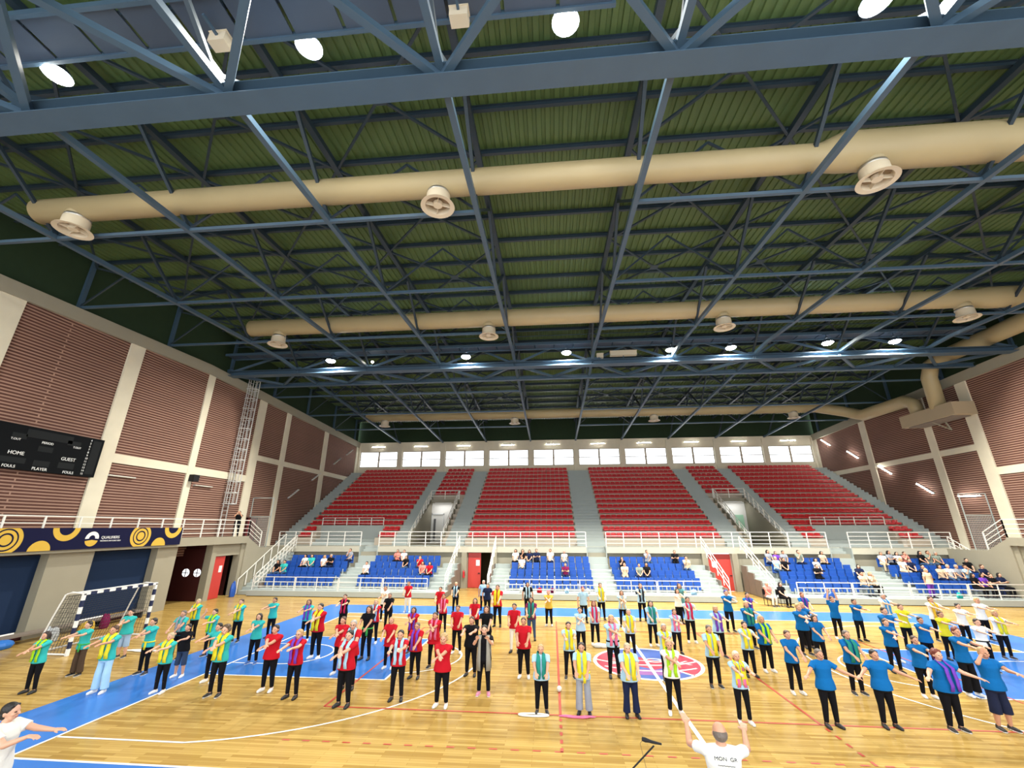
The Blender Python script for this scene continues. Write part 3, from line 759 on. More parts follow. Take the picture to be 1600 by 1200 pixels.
# ------------------------------------------------------------------ side balconies, lower walls
def rail(name, pts, h=1.08, bars=(.28,.54,.80,1.08), step=1.3, r=.022, parent=None, post=.028, m=None):
    """posts and horizontal bars along a polyline of deck points"""
    mb = MB(); pts = [Vector(p) for p in pts]
    for z in bars:
        for a, b_ in zip(pts, pts[1:]): mb.beam(a+Vector((0,0,z)), b_+Vector((0,0,z)), r*2 if z == bars[-1] else r*1.5, r*2 if z == bars[-1] else r*1.5)
    for a, b_ in zip(pts, pts[1:]):
        n = max(1, round((b_-a).length/step))
        for i in range(n+1): q = a.lerp(b_, i/n); mb.beam(q, q+Vector((0,0,bars[-1])), post*2, post*2)
    return put(name, mb, m or M_RAIL, parent)
for s, side in ((-1, 'left'), (1, 'right')):
    def bx(x0, x1, *a): mb.box(min(s*x0, s*x1), max(s*x0, s*x1), *a)
    mb = MB(); bx(24.4, 26.6, YN, 12.9, 3.35, 3.7); bx(24.3, 24.5, YN, 12.9, 3.28, 3.74)
    bx(25.1, 26.6, 12.9, 13.4, 2.6, 3.5); bx(25.1, 26.6, 13.4, 13.9, 2.6, 3.3); bx(25.1, 26.6, 13.9, 14.4, 2.6, 3.1); bx(25.1, 26.6, 14.4, 17.4, 2.6, 2.9)
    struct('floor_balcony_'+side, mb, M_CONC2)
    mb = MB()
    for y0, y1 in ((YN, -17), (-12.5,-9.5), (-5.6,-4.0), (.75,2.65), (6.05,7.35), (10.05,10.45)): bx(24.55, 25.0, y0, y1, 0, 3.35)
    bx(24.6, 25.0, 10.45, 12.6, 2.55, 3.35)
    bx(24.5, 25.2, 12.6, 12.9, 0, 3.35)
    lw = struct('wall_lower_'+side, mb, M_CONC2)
    put('stair_side', yz_poly([(12.9,0),(17.4,0),(17.4,2.9),(14.5,2.9),(12.9,3.7)], s*24.4, s*25.1), M_CONC2, lw)
    mb = MB()
    for y0, y1 in ((-17,-12.5), (-9.5,-5.6), (-4.0,.75), (2.65,6.05)): bx(24.95, 25.15, y0, y1, .28, 3.2)
    put('navy_padding', mb, M_NAVY, lw)
    mb = MB(); bx(27.2, 27.4, 7.0, 12.7, 0, 3.35); bx(25.0, 27.2, 7.0, 7.2, 0, 3.35); bx(25.0, 27.2, 10.2, 10.3, 0, 3.35); bx(25.0, 27.2, 12.6, 12.7, 0, 3.35); bx(25.0, 27.3, 7.0, 12.7, 3.33, 3.36)
    bx(24.62, 24.75, YN, 6.0, 0, .26)
    put('hallway_walls', mb, M_MAROON, lw)
    dd = MB(); bx_ = dd.box; bx_(min(s*24.7,s*24.76), max(s*24.7,s*24.76), 10.47, 11.5, .02, 2.52)
    d_ = struct('door_%d' % (3 if s < 0 else 4), dd, M_RDOOR); d_['label'] = 'red door leaf under the balcony'
    put('door_notice', MB().box(min(s*24.68,s*24.70), max(s*24.68,s*24.70), 11.1, 11.35, 1.55, 1.95), M_WHITE, d_)
    if s < 0:
        dr = struct('door_5', MB().box(-27.1, -25.05, 10.08, 10.18, .02, 3.0), M_MAROON)
        for wx in HW: put('round_window', MB().tube([(wx,10.05,1.62),(wx,10.08,1.62)], .23, 24), mat('lit_pane', (.9,.95,1), .4, emit=1.0), dr); put('window_cross', MB().box(wx-.02, wx+.02, 10.03, 10.05, 1.4, 1.84).box(wx-.22, wx+.22, 10.03, 10.05, 1.60, 1.64), M_MAROON, dr)
    rb = rail('balcony_railing', [(s*24.4, YN, 3.7), (s*24.4, 12.9, 3.7), (s*24.45, 14.4, 2.95)], step=1.45)
    tag(rb, 'white tubular railing along the balcony on the %s' % ('scoreboard side' if s < 0 else 'side opposite the scoreboard'), 'railing')
# padding and bench strip at the foot of the goal-end wall
def mathutils_yz(loc, s=-1):      # text lying on the goal-end wall, read from the court
    return Matrix.Translation(loc) @ Matrix(((0,0,1,0),(1,0,0,0),(0,1,0,0),(0,0,0,1)))
# banner
bn = empty('banner', 'long navy banner with yellow rings and half discs hung on the balcony railing', 'banner', (-24.21, 0, 3.82))
put('banner_cloth', MB().box(-.03, 0, -12, 7.0, -.42, .48), mat('banner_navy', (.010,.011,.040), .9, spec=.1, var=.1), bn)
YB = mat('banner_yellow', (.62,.40,.06), .8, spec=.2)
def yz_ring(mb, cy, cz, r1, r0, x, a0=0, a1=2*PI, ky=.66):
    n = 40; c = lambda z: max(-.42, min(.48, z))
    P = [(x, cy+ky*r1*math.cos(a0+(a1-a0)*i/n), c(cz+r1*math.sin(a0+(a1-a0)*i/n))) for i in range(n+1)]
    Q = [(x, cy+ky*r0*math.cos(a0+(a1-a0)*i/n), c(cz+r0*math.sin(a0+(a1-a0)*i/n))) for i in range(n+1)]
    m_ = n+1; mb.add(P+Q, [(i, i+1, m_+i+1, m_+i) for i in range(n)])
for cy, cz in ((-1.25,.04), (4.45,.08), (-7.4,.0)):
    for a, b_ in ((.62,.46), (.40,.28), (.21,0)): mb = MB(); yz_ring(mb, cy, cz, a*.92, b_*.92, .004, ky=1.0); put('ring', mb, YB, bn)
for cy in (.0, 5.6, -5.0): mb = MB(); yz_ring(mb, cy, -.44, .42, 0, .004, 0, PI, 1.0); put('half_disc', mb, YB, bn)
for cy in (.85, 6.35, -3.5): mb = MB(); yz_ring(mb, cy, .50, .56, .32, .004, PI, 2*PI, 1.0); put('half_ring', mb, YB, bn)
mb = MB(); yz_ring(mb, 2.02, -.04, .28, .0, .003, PI*1.05, PI*1.95, 1.05); put('banner_mark', mb, YB, bn)
mb = MB(); yz_ring(mb, 2.02, .03, .29, .13, .005, -.1, PI+.1, 1.05); put('banner_mark', mb, M_WHITE, bn)
text('banner_lettering', 'QUALIFIERS', .17, M_WHITE, mathutils_yz((.006, 2.88, .05)), bn)
text('banner_lettering', "WOMEN'S EHF EURO 2024", .085, M_WHITE, mathutils_yz((.006, 2.92, -.10)), bn)
# scoreboard
sb = empty('scoreboard', 'black electronic scoreboard with white lettering mounted high on the brick wall', 'scoreboard', (-26.2, 0, 7.7))
put('casing', MB().box(-.2, 0, -4.2, 2.97, -.98, .92), mat('scoreboard_black', (.006,.007,.008), .9, spec=.1), sb)
mb = MB()
for y0, y1, z0, z1_ in ((-.9,-.35,.32,.55),(.2,.8,-.1,.14),(1.3,1.9,.38,.6),(-1.1,-.1,-.72,-.48),(1.2,1.9,-.72,-.45),(2.45,2.85,-.85,.8),(.2,.85,-.75,-.5),(-.4,1.5,.45,.8)):
    mb.box(0, .01, y0, y1, z0, z1_)
put('display_panel', mb, mat('display_grey', (.013,.015,.016), .8, spec=.15), sb)
for body, y, z, sz in (('T.OUT',-.73,.28,.15),('PERIOD',.5,.30,.17),('T.OUT',1.77,.32,.15),('HOME',-.54,-.30,.26),('GUEST',1.56,-.28,.26),('FOULS',-.64,-.91+.04,.20),('PLAYER',.52,-.87,.22),('FOULS',1.72,-.88,.20),
    ('HOME',-3.6,-.3,.26),('PERIOD',-2.9,.30,.17)):
    text('lettering', body, sz*.82, M_WHITE, mathutils_yz((.012, y, z)), sb)
for i in range(12): text('player_number', str(4+i), .13, M_WHITE, mathutils_yz((.012, 2.33, .78-.149*i)), sb)
d_ = struct('door_8', MB().box(-26.48, -26.40, 15.35, 16.35, 2.9, 4.95), mat('maroon_leaf2', (.16,.02,.02), .5))
put('door_frame', MB().box(-26.5, -26.38, 15.25, 15.35, 2.9, 5.05).box(-26.5, -26.38, 16.35, 16.45, 2.9, 5.05).box(-26.5, -26.38, 15.25, 16.45, 4.95, 5.05), M_MAROON, d_)
# small speaker box
tag(put('speaker', MB().box(-.18, .18, -.22, .22, -.2, .22), M_BLACK, loc=(-26.23, 9.2, 7.35)), 'small black loudspeaker box on the concrete post below the cross band', 'speaker')
# caged ladder
ld = empty('ladder', 'tall galvanised caged ladder climbing the brick wall to the roof', 'ladder', (-26.3, 12.6, 3.7))
for y in (-.25, .25): put('stile', MB().beam((0,y,0), (0,y,11.9), .05, .05), M_GALV, ld)
mb = MB()
for i in range(39): mb.beam((0,-.25,.3*i+.25), (0,.25,.3*i+.25), .03, .03)
put('rungs', mb, M_GALV, ld)
mb = MB()
for i in range(13):
    z = 2.2+.78*i; mb.tube([(.38*math.sin(a)*1.9, .38*math.cos(a), z) for a in [PI*j/12 for j in range(13)]], .028, 6)
for a in (20, 55, 90, 125, 160): a = math.radians(a); mb.beam((.38*math.sin(a)*1.9,.38*math.cos(a),2.2), (.38*math.sin(a)*1.9,.38*math.cos(a),11.6), .035, .035)
put('safety_cage', mb, M_GALV, ld)

# ------------------------------------------------------------------ upper deck, door wall
NOTCH = (-17.4, .2, 17.4)
mb = MB(); xs = [-25.1]+[v for c in NOTCH for v in (c-.75, c+.75)]+[25.1]
for i in range(0, len(xs), 2): mb.box(xs[i], xs[i+1], 17.38, 18.6, 2.5, 2.9)
mb.box(-26.5, 26.5, 18.6, 19.7, 2.5, 2.9)
struct('floor_upper_deck', mb, M_EDGE)
dk = bpy.data.objects['floor_upper_deck']
mb = MB()
for c in NOTCH:
    for i in range(4): mb.box(c-.75, c+.75, 17.4+.3*i, 17.7+.3*i+.01, 1.3, 2.0+.22*(i+1))
    mb.box(c-.75, c-.69, 17.36, 18.61, 1.3, 2.91); mb.box(c+.69, c+.75, 17.36, 18.61, 1.3, 2.91)
put('notch_steps', mb, M_STEP, dk)
put('deck_paint', MB().box(-25.1, 25.1, 18.6, 19.7, 2.9, 2.915), M_STEP, dk)
mb = MB()
dxs = [(-9.55,-7.7), (8.1,9.85)]
for a, b_ in ((-26.5,-9.55), (-7.7,8.1), (9.85,26.5)): mb.box(a, b_, 17.6, 17.9, 0, 2.5)
for a in (-10.0, -7.7, 7.75, 9.85): mb.box(a, a+.4, 17.35, 17.6, 0, 2.5)
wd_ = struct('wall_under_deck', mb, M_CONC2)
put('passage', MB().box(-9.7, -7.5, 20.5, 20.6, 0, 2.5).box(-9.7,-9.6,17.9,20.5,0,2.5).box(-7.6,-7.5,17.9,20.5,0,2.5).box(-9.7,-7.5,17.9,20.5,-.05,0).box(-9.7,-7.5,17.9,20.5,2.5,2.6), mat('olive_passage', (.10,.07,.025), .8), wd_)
for n_, x0, x1, nt in ((1,-9.52,-8.55,-8.78), (2,8.15,9.8,8.62)):
    d_ = struct('door_%d' % n_, MB().box(x0, x1, 17.62, 17.68, .02, 2.46), M_RDOOR)
    put('door_notice', MB().box(nt-.14, nt+.14, 17.60, 17.62, 1.55, 1.95), M_WHITE, d_)
    put('door_handle', MB().box(x1-.2, x1-.05, 17.56, 17.62, 1.0, 1.05), M_BLACK, d_)
d_ = struct('door_7', MB().box(-7.82, -7.78, 17.7, 18.6, .02, 2.46), mat('maroon_leaf', (.18,.02,.02), .5))
ex = empty('fire_extinguisher', 'red fire extinguisher hung on the pale pier beside the open doorway', 'fire extinguisher', (-9.78, 17.25, .75))
put('cylinder', MB().tube([(0,0,0),(0,0,.42),(0,0,.50)], [.08,.08,.03], 14), M_RSEAT, ex); put('hose', MB().tube([(0,-.02,.52),(.09,-.04,.42),(.10,-.02,.12)], .012, 8), M_BLACK, ex)
# deck railing in four lengths between the stair notches
runs = [(-25.0,-18.15), (-16.65,-.55), (.95,16.65), (18.15,25.0)]
for i, (a, b_) in enumerate(runs):
    r_ = rail('deck_railing', [(a,17.5,2.9), (b_,17.5,2.9)], step=1.28)
    tag(r_, 'white four-bar railing on the pale fascia, %s length counted from the goal end' % ORD[i], 'railing', 'railing lengths along the upper deck')

# ------------------------------------------------------------------ upper stand
T0, TR, TD, TY = 3.0, .49, .85, 19.7
def tz(k): return T0+TR*(k+1) if k >= 0 else 2.9
def ty(k): return TY+TD*k
gs = empty('grandstand', 'tall fixed grandstand of pale tiers with grey stair aisles below the windows', 'grandstand', (0,0,0))
VX = [(-15.0,-12.1), (12.1,15.0)]
LX = [(-23.6,-17.95), (17.95,23.6)]
mb = MB()
for k in range(15):
    cuts = []
    if k < 8: cuts += VX
    if k < 2: cuts += LX
    xs = [-26.45]; 
    for a, b_ in sorted(cuts): xs += [a, b_]
    xs.append(26.45)
    for i in range(0, len(xs), 2): mb.box(xs[i], xs[i+1], ty(k), ty(k+1)+(.45 if k == 14 else 0.0), max(2.5, tz(k)-1.0), tz(k))
put('tiers', mb, M_TIER, gs)
AIS = [(-26.4,-25.2), (-16.25,-15.0), (-11.75,-10.25), (-1.1,1.1), (10.35,11.85), (15.1,16.45), (25.25,26.4)]
for a, b_ in AIS:
    mb = MB()
    for k in range(15):
        mb.box(a, b_, ty(k)-.01, ty(k+1), tz(k)-.3, tz(k)+.012)
        mb.box(a, b_, ty(k)-TD/2, ty(k)+.01, tz(k)-.6, tz(k)-TR/2)
    put('aisle_steps', mb, M_STEP, gs)
for a, b_ in LX:
    mb = MB(); mb.box(a, b_, ty(0)+.4, ty(2), 2.9, 3.12); mb.box(a, b_, ty(1), ty(2), 2.9, 3.35); mb.box(a-.05, b_+.05, ty(2)-.06, ty(2)+.02, 2.9, tz(2)); put('landing_steps', mb, M_STEP, gs)
    rail('guard_rail', [(a, ty(2), tz(2)-.1), (b_, ty(2), tz(2)-.1)], h=.75, bars=(.28,.52,.75), step=1.1, parent=gs, r=.018)
for j, (a, b_) in enumerate(VX):
    mb = MB(); zr = tz(7)
    for x0, x1 in ((a-.0, a+.15), (b_-.15, b_)):
        pts = [(ty(0),2.9),(ty(8),2.9),(ty(8),zr),(ty(7)+.2,zr+.05),(ty(0),tz(0)+.1)]
        n = len(pts); mb.add([(x0,y,z) for y,z in pts]+[(x1,y,z) for y,z in pts], [tuple(reversed(range(n))), tuple(range(n,2*n))]+[(i,(i+1)%n,n+(i+1)%n,n+i) for i in range(n)])
    mb.box(a, b_, ty(7)-.1, ty(8)+.01, zr-.35, zr-.02); mb.box(a, b_, ty(0), ty(8), 2.8, 2.93)
    put('vomitory_walls', mb, M_CONC2, gs)
    put('vomitory_back', MB().box(a+.15, b_-.15, ty(7)+.1, ty(7)+.2, 2.93, zr-.3), mat('bright_plaster', (.86,.84,.78), .7), gs)
    mb = MB(); y = ty(7)+.05
    for x in (a+.2, a+1.35): mb.box(x, x+.08, y-.05, y+.05, 2.93, 5.6)
    mb.box(a+.2, a+1.43, y-.05, y+.05, 5.5, 5.6); put('door_frame', mb, M_WHITE, gs)
    put('door_slot', MB().box(a+.42, a+.62, y-.02, y+.04, 3.1, 5.1), mat('slot_grey', (.12,.12,.12), .5), gs)
    if j == 0: put('red_cabinet', MB().box(b_-.95, b_-.35, y-.1, y+.05, 3.6, 5.2), M_RDOOR, gs)
    else: put('green_notice', MB().box(b_-1.15, b_-.45, y-.05, y+.05, 3.2, 5.4), mat('green_notice', (.42,.72,.50), .6), gs)
    vl = bpy.data.lights.new('passage_light', 'AREA'); vl.shape = 'RECTANGLE'; vl.size = 1.6; vl.size_y = .2; vl.energy = 14; vo = bpy.data.objects.new('passage_light', vl); COL.objects.link(vo); vo.parent = gs; vo.location = ((a+b_)/2, ty(7)-.6, zr-.42)
    put('passage_lamp', MB().box((a+b_)/2-.8, (a+b_)/2+.8, ty(7)-.7, ty(7)-.5, zr-.41, zr-.35), M_WHITE, gs)
    rail('guard_rail', [(a, ty(7)-.05, zr), (b_, ty(7)-.05, zr)], h=.8, bars=(.3,.55,.85), step=1.4, parent=gs, r=.02)
    for x in (a+.07, b_-.07): rail('guard_rail', [(x, ty(0)-.3, 2.95), (x, ty(7)-.1, zr)], bars=(.3,.58,.88), step=.95, parent=gs, r=.02, post=.035)

# ------------------------------------------------------------------ retractable stands with the blue seats
P0, PR, PD, PY = .35, .36, .95, 13.3
def pz(r): return P0+PR*r
def py_(r): return PY+PD*r
ST = [(-23.4,-10.05,[(-18.2,-16.6)]), (-7.45,7.85,[(-.42,.95)]), (10.35,24.6,[(16.9,19.1)])]
BLOCKS = [(-23.2,-18.25), (-16.55,-11.45), (-6.05,-.45), (1.0,6.35), (11.75,16.85), (19.2,24.2)]
for i, (a, b_, ais) in enumerate(ST):
    st = empty('telescopic_stand', 'low grey pull-out stand of blue seats, %s of three counted from the goal end' % ORD[i], 'stand', (0,0,0), 0, 'pull-out stands under the upper deck')
    mb = MB(); mb.box(a, b_, 12.4, 14.25, .04, P0)
    for r in range(1, 4): mb.box(a, b_, py_(r), 17.35, pz(r)-PR-.02, pz(r))
    put('steps', mb, M_STEP, st)
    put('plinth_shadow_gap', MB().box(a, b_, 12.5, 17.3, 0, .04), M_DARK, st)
    for x in ((a+.0, a+.05), (b_-.05, b_)):
        for k in range(5):
            y0 = 12.6+.95*k; mb = MB().box(x[0]-.02, x[1]+.02, y0, y0+.9, .03, (pz(max(0, k-0))-.05 if k else P0-.03)+(.55 if 0 else 0)); put('side_panel', mb, M_BROWN, st)
    stepx = ais+[(a+.1, BLOCKS[2*i][0]-.15)]+[(BLOCKS[2*i+1][1]+.1, b_-.1)]
    for x0, x1 in stepx:
        if x1-x0 < .3: continue
        mb = MB()
        for r in range(1, 4): mb.box(x0, x1, py_(r)-.38, py_(r)+.01, pz(r)-PR, pz(r)-PR/2)
        mb.box(x0, x1, 17.0, 17.36, pz(3), pz(3)+.3)
        put('aisle_steps', mb, M_STEP, st)
    x = BLOCKS[2*i][0]-.15; xe = BLOCKS[2*i+1][1]+.2; n = 4; wd = (xe-x)/n
    for k in range(n):
        fr = MB(); x0, x1 = x+k*wd+.04, x+(k+1)*wd-.04
        for z in (P0+.22, P0+.50, P0+.80): fr.beam((x0,12.75,z), (x1,12.75,z), .04, .04)
        for q in (x0, (x0+x1)/2, x1): fr.beam((q,12.75,P0-.2), (q,12.75,P0+.80), .045, .045)
        put('front_rail', fr, M_RAIL, st)
    for xx, od in ((a+.1, i > 0), (b_-.1, i < 2)):
        if od: rail('stair_rail', [(xx,12.9,P0), (xx,17.2,2.75)], bars=(.35,.65,.95), step=1.0, parent=st, r=.02, post=.022)
        else: rail('stair_rail', [(xx,12.9,P0), (xx,17.2,2.75)], bars=(.35,.65,.95), step=.45, parent=st, r=.02, post=.018)
# stairs between the stands and the side walls
for s in (-1, 1):
    mb = MB()
    for i in range(12): y = 12.9+.37*i; mb.box(min(s*24.38,s*23.45 if s < 0 else s*24.62), max(s*24.38,s*23.45 if s < 0 else s*24.62), y, 17.35, .2*i+.02, .2*(i+1)+.05)
    if s < 0:
        sc = put('staircase', mb, M_STEP); tag(sc, 'narrow grey staircase rising beside the goal-end wall to the upper deck', 'staircase')
        rail('handrail', [(-24.3,12.6,.1), (-24.3,17.3,2.9)], bars=(.9,), step=.9, parent=sc); rail('handrail', [(-23.5,13.6,.5), (-23.5,17.3,2.7)], bars=(.3,.6,.95), step=.5, parent=sc, r=.016, post=.015)
# ------------------------------------------------------------------ roof steel
BX = 5.32
NY = [.1+5.3*k for k in range(-4, 7)]                       # panel points along the trusses
NY = [y for y in NY if y > YN-1] 
tr = None
for k in range(-4, 5):
    label = 'blue steel roof truss running over the court, %s counted from the goal end' % ORD[k+4]
    if tr is None:
        tr = empty('roof_truss', label, 'roof truss', (BX*k, 0, 0), 0, 'roof trusses')
        for nm, fz, a in (('bottom_chord', zb, .17), ('top_chord', lambda y: zt(y)-.12, .20)):
            mb = MB(); mb.beam((0,YN,fz(YN)), (0,RY,fz(RY)), a, a); mb.beam((0,RY,fz(RY)), (0,YF,fz(YF)), a, a); put(nm, mb, M_STEEL if nm[0] == 'b' else M_STEEL_SHADE, tr)
        for y in NY[:-1]:
            ym = y+2.65
            for a, b_ in ((y, ym), (y+5.3, ym)): put('diagonal', MB().beam((0,a,zb(a)+.05), (0,b_,zt(b_)-.2), .11, .11), M_STEEL_SHADE, tr)
            put('gusset', MB().box(-.012, .012, y-.25, y+.25, zb(y)-.02, zb(y)+.32), M_STEEL, tr)
    else:
        c = clone(tr); c.location = (BX*k, 0, 0); c['label'] = label
PUR = []
y = NY[0]
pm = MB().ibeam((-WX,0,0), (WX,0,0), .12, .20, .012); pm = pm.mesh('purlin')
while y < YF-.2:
    o = put('purlin', pm, M_STEEL_SHADE, loc=(0, y, zt(y)+.14)); PUR.append(o); y += 5.3/3
for i, o in enumerate(reversed(PUR)): tag(o, 'shade-darkened blue purlin carrying the green roof deck, %s counted from the window wall' % ORD[i], 'purlin', 'purlins under the roof deck')
# lower ties with V struts in every bay but the middle one
for j, y in enumerate(NY[1:-1]):
    if abs(y-10.7) < .3 or abs(y+10.5) < .3: continue
    for s, a, b_ in ((0, -WX, -BX), (1, 0, WX)):
        t_ = empty('tie_beam', 'thin blue tie beam on the %s of the middle bay, %s from the window wall' % ('goal side' if s == 0 else 'far side', ORD[len(NY)-3-j]), 'tie beam', (0, y, zb(y)), 0, 'tie beams between the trusses')
        put('tie', MB().beam((a,0,-.02), (b_,0,-.02), .12, .12), M_STEEL, t_)
        for k in range(-5, 5):
            x0, x1 = BX*k, BX*(k+1)
            if x0 < a-.9 or x1 > b_+.9: continue
            st_ = MB(); st_.beam((x0,0,.05), ((x0+x1)/2,0,2.3), .07, .07); st_.beam((x1,0,.05), ((x0+x1)/2,0,2.3), .07, .07); put('v_strut', st_, M_STEEL_SHADE, t_)
# cross bracing below the purlins
xb = None
for k in range(-5, 5):
    if k == -1: continue
    for y in NY[:-1]:
        y2 = y+5.3
        if y2 > YF+.6: continue
        mb = MB(); z0, z1_ = zt(y)-.15, zt(y2)-.15; x0, x1 = max(-26.4, BX*k), min(26.4, BX*(k+1))
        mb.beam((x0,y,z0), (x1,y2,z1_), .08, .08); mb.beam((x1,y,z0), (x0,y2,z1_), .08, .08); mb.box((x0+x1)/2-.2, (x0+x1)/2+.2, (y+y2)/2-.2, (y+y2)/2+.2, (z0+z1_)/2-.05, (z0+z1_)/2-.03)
        tag(put('cross_brace', mb, M_STEEL_SHADE), 'thin blue cross brace, %s bay from the goal end, %s panel from windows' % (ORD[k+5], ORD[max(0, round((YF-y)/5.3)-1)]), 'brace', 'cross braces under the roof')
# two big lattice girders with catwalks, either side of the court
def girder(y0, sgn, label):
    """y0: the boom nearer the court centre; the second boom lies beyond it (sgn)"""
    g = empty('lattice_girder', label, 'girder', (0, y0, zb(y0)-.22)); y1 = 2.7*sgn
    put('inner_boom', MB().ibeam((-26.35,0,0), (26.35,0,0), .58, .36, .03), M_STEEL, g)
    put('outer_boom', MB().ibeam((-26.35,y1,0), (26.35,y1,0), .30, .30, .03), M_STEEL, g)
    if sgn > 0: put('upper_boom', MB().beam((-26.35,y1*.5,1.9), (26.35,y1*.5,1.9), .25, .25), M_STEEL, g)
    for k in range(-5, 5):
        x0, x1 = BX*k, BX*(k+1); xm = (x0+x1)/2
        put('diagonal', MB().beam((x0,0,.05), (xm,y1,.05), .17, .17), M_STEEL, g); put('diagonal', MB().beam((x1,0,.05), (xm,y1,.05), .17, .17), M_STEEL, g)
        if sgn > 0: put('diagonal', MB().beam((x0,0,.1), (xm,y1*.5,1.85), .14, .14), M_STEEL, g); put('diagonal', MB().beam((x1,0,.1), (xm,y1*.5,1.85), .14, .14), M_STEEL, g)
        put('gusset', MB().box(x0-.35, x0+.35, -.02, .02, .1, .42), M_STEEL, g)
    return g
girder(-10.05, -1, 'great blue lattice girder nearer the camera, carrying bright floodlights')
girder(10.45, 1, 'great blue lattice girder on the far side of the court with floodlights')
for y0, y1, x1, lb in ((-11.1,-10.05,-1.2,'blue-grey panelled catwalk beside the girder nearer the camera'), (9.75,10.6,WX-2,'blue-grey panelled catwalk along the far lattice girder')):
    cw = empty('catwalk', lb, 'catwalk', (0, (y0+y1)/2, 16.2 if y0 < 0 else 16.25)); mb = MB(); x = -WX
    h = (y1-y0)/2
    while x < x1-.1: mb.box(x+.03, min(x+1.3, x1)-.03, -h, h, 0, .04); x += 1.33
    put('floor_panels', mb, M_STEELG, cw)
    for yy in (-h, h): put('edge_beam', MB().beam((-WX,yy,.02), (x1,yy,.02), .10, .18), M_STEEL, cw)
    put('handrail', MB().beam((-WX,-h,1.0), (x1,-h,1.0), .04, .04).beam((-WX,h,1.0), (x1,h,1.0), .04, .04), M_STEEL, cw)
# small junction boxes on the catwalks
for (x, y, z, lb) in ((-4.95,-10.2,16.02,'small cream junction box on the catwalk nearer the camera, beside a truss'), (-11.1,-10.2,16.02,'small beige junction box on the catwalk nearer the camera, toward the goal end'),
        (2.2,10.8,15.75,'cream equipment cabinet on the far girder, beside the middle truss'), (.6,10.8,15.6,'small cream box on the far girder')):
    o = empty('junction_box', lb, 'box', (x, y, z)); sx = .9 if x == 2.2 else .22
    put('box_body', MB().box(-sx, sx, -.15, .15, -.15, .15), M_DIFF, o); put('box_lid', MB().box(-sx-.02, sx+.02, -.17, .17, .15, .19), M_DIFF, o)
    if x > 0: put('mounting_post', MB().box(-.03, .03, -.03, .03, -.8, -.15), M_STEEL, o)
    else: put('mounting_post', MB().box(-.03, .03, -.6, .03, .0, .06), M_STEEL, o)

# ------------------------------------------------------------------ floodlights
FL = [(-16.3,-9.75,16.15),(-9.05,-9.75,16.25),(-2.38,-9.75,16.2),(4.75,-9.75,15.85),(11.8,-9.75,16.1),(18.8,-9.75,16.1),(-23.2,-9.75,16.1),
      (-18.37,9.7,15.5),(-8.65,9.7,15.45),(-1.76,9.7,15.5),(5.1,9.7,15.45),(8.93,9.7,15.45),(14.93,9.7,15.55),(18.95,9.7,15.5)]
ld_ = bpy.data.lights.new('floodlight_beam', 'AREA'); ld_.shape = 'DISK'; ld_.size = .45; ld_.energy = LAMP_W*1.6; ld_.color = (1.0, .97, .88); ld_.spread = math.radians(158)
ld2 = ld_.copy(); ld2.energy = LAMP_W*0.40
hs = MB(); hs.tube([(0,0,.30),(0,0,.24),(0,0,.10),(0,0,.0)], [.08,.18,.29,.34], 20, False); hs.tube([(0,0,.30),(0,0,.42)], .08, 12); hs = hs.mesh('housing', True)
ln = MB().ball((0,0,.0), (.30,.30,.12), 18, 8).mesh('lens', True)
bk = MB(); bk.beam((0,0,.4), (0,0,.6), .05, .05); bk.beam((-.2,0,.6), (.2,0,.6), .05, .05); bk = bk.mesh('bracket')
for i, (x, y, z) in enumerate(FL):
    far = y > 0; j = sorted(q[0] for q in FL if (q[1] > 0) == far).index(x)
    f = empty('floodlight', 'bright round floodlight on the %s girder, %s counted from the goal end' % ('far' if far else 'camera-side', ORD[j]), 'floodlight', (x, y, z), 0, 'floodlights on the girders')
    put('housing', hs, M_STEELG, f); put('lens', ln, M_LENS, f); put('bracket', bk, M_STEEL, f)
    l = bpy.data.objects.new('beam', ld_ if far else ld2); COL.objects.link(l); l.parent = f; l.location = (0, 0, -.12)
tag(put('girder_lamp', MB().ball((0,0,0), .09), mat('small_lamp', (1,.95,.8), .4, emit=25), loc=(-15.57,10.3,15.55)), 'small round lit lamp on the far girder beside the first floodlight', 'lamp')
# fluorescent tubes
def tube_lamp(p, q, lit, label, group):
    p = Vector(p); q = Vector(q); c = (p+q)/2; o = empty('tube_lamp', label, 'lamp', c, 0, group)
    put('casing', MB().beam(p-c, q-c, .14, .07), M_WHITE, o)
    d = Vector((0,-.06,0)) if abs((q-p).y) < .01 else Vector((.08 if c.x < 0 else -.08, 0, 0))
    put('tube', MB().tube([p-c+d, q-c+d], .035, 8), M_TUBE if lit else M_OFF, o)
for k, (a, b_) in enumerate(bays):
    x = (a+b_)/2-.1; tube_lamp((x-.75,YF-.04,13.60), (x+.75,YF-.04,13.60), True, 'lit fluorescent tube above the %s window counted from the goal end' % ORD[k], 'fluorescent tubes above the windows')
for i, (y, z) in enumerate(((30.8,12.9),(27.2,11.03),(23.7,9.12),(20.15,7.22))):
    tube_lamp((26.445,y+.62,z+.42), (26.44,y-.62,z-.42), True, 'lit slanting tube lamp on the brick wall opposite the goal, %s from the top' % ORD[i], 'lit tubes on the far brick wall')
tube_lamp((26.43,17.5,6.45), (26.43,15.9,6.38), True, 'lit level tube lamp low on the brick wall opposite the goal', 'lit tubes on the far brick wall')
for i, (y, z) in enumerate(((30.6,12.6),(28.0,11.2),(24.2,9.1),(20.8,7.2))):
    tube_lamp((-26.44,y+.7,z+.42), (-26.44,y-.7,z-.42), False, 'unlit slanting tube lamp on the goal-side brick wall, %s from the top' % ORD[i], 'unlit tubes on the goal-side wall')
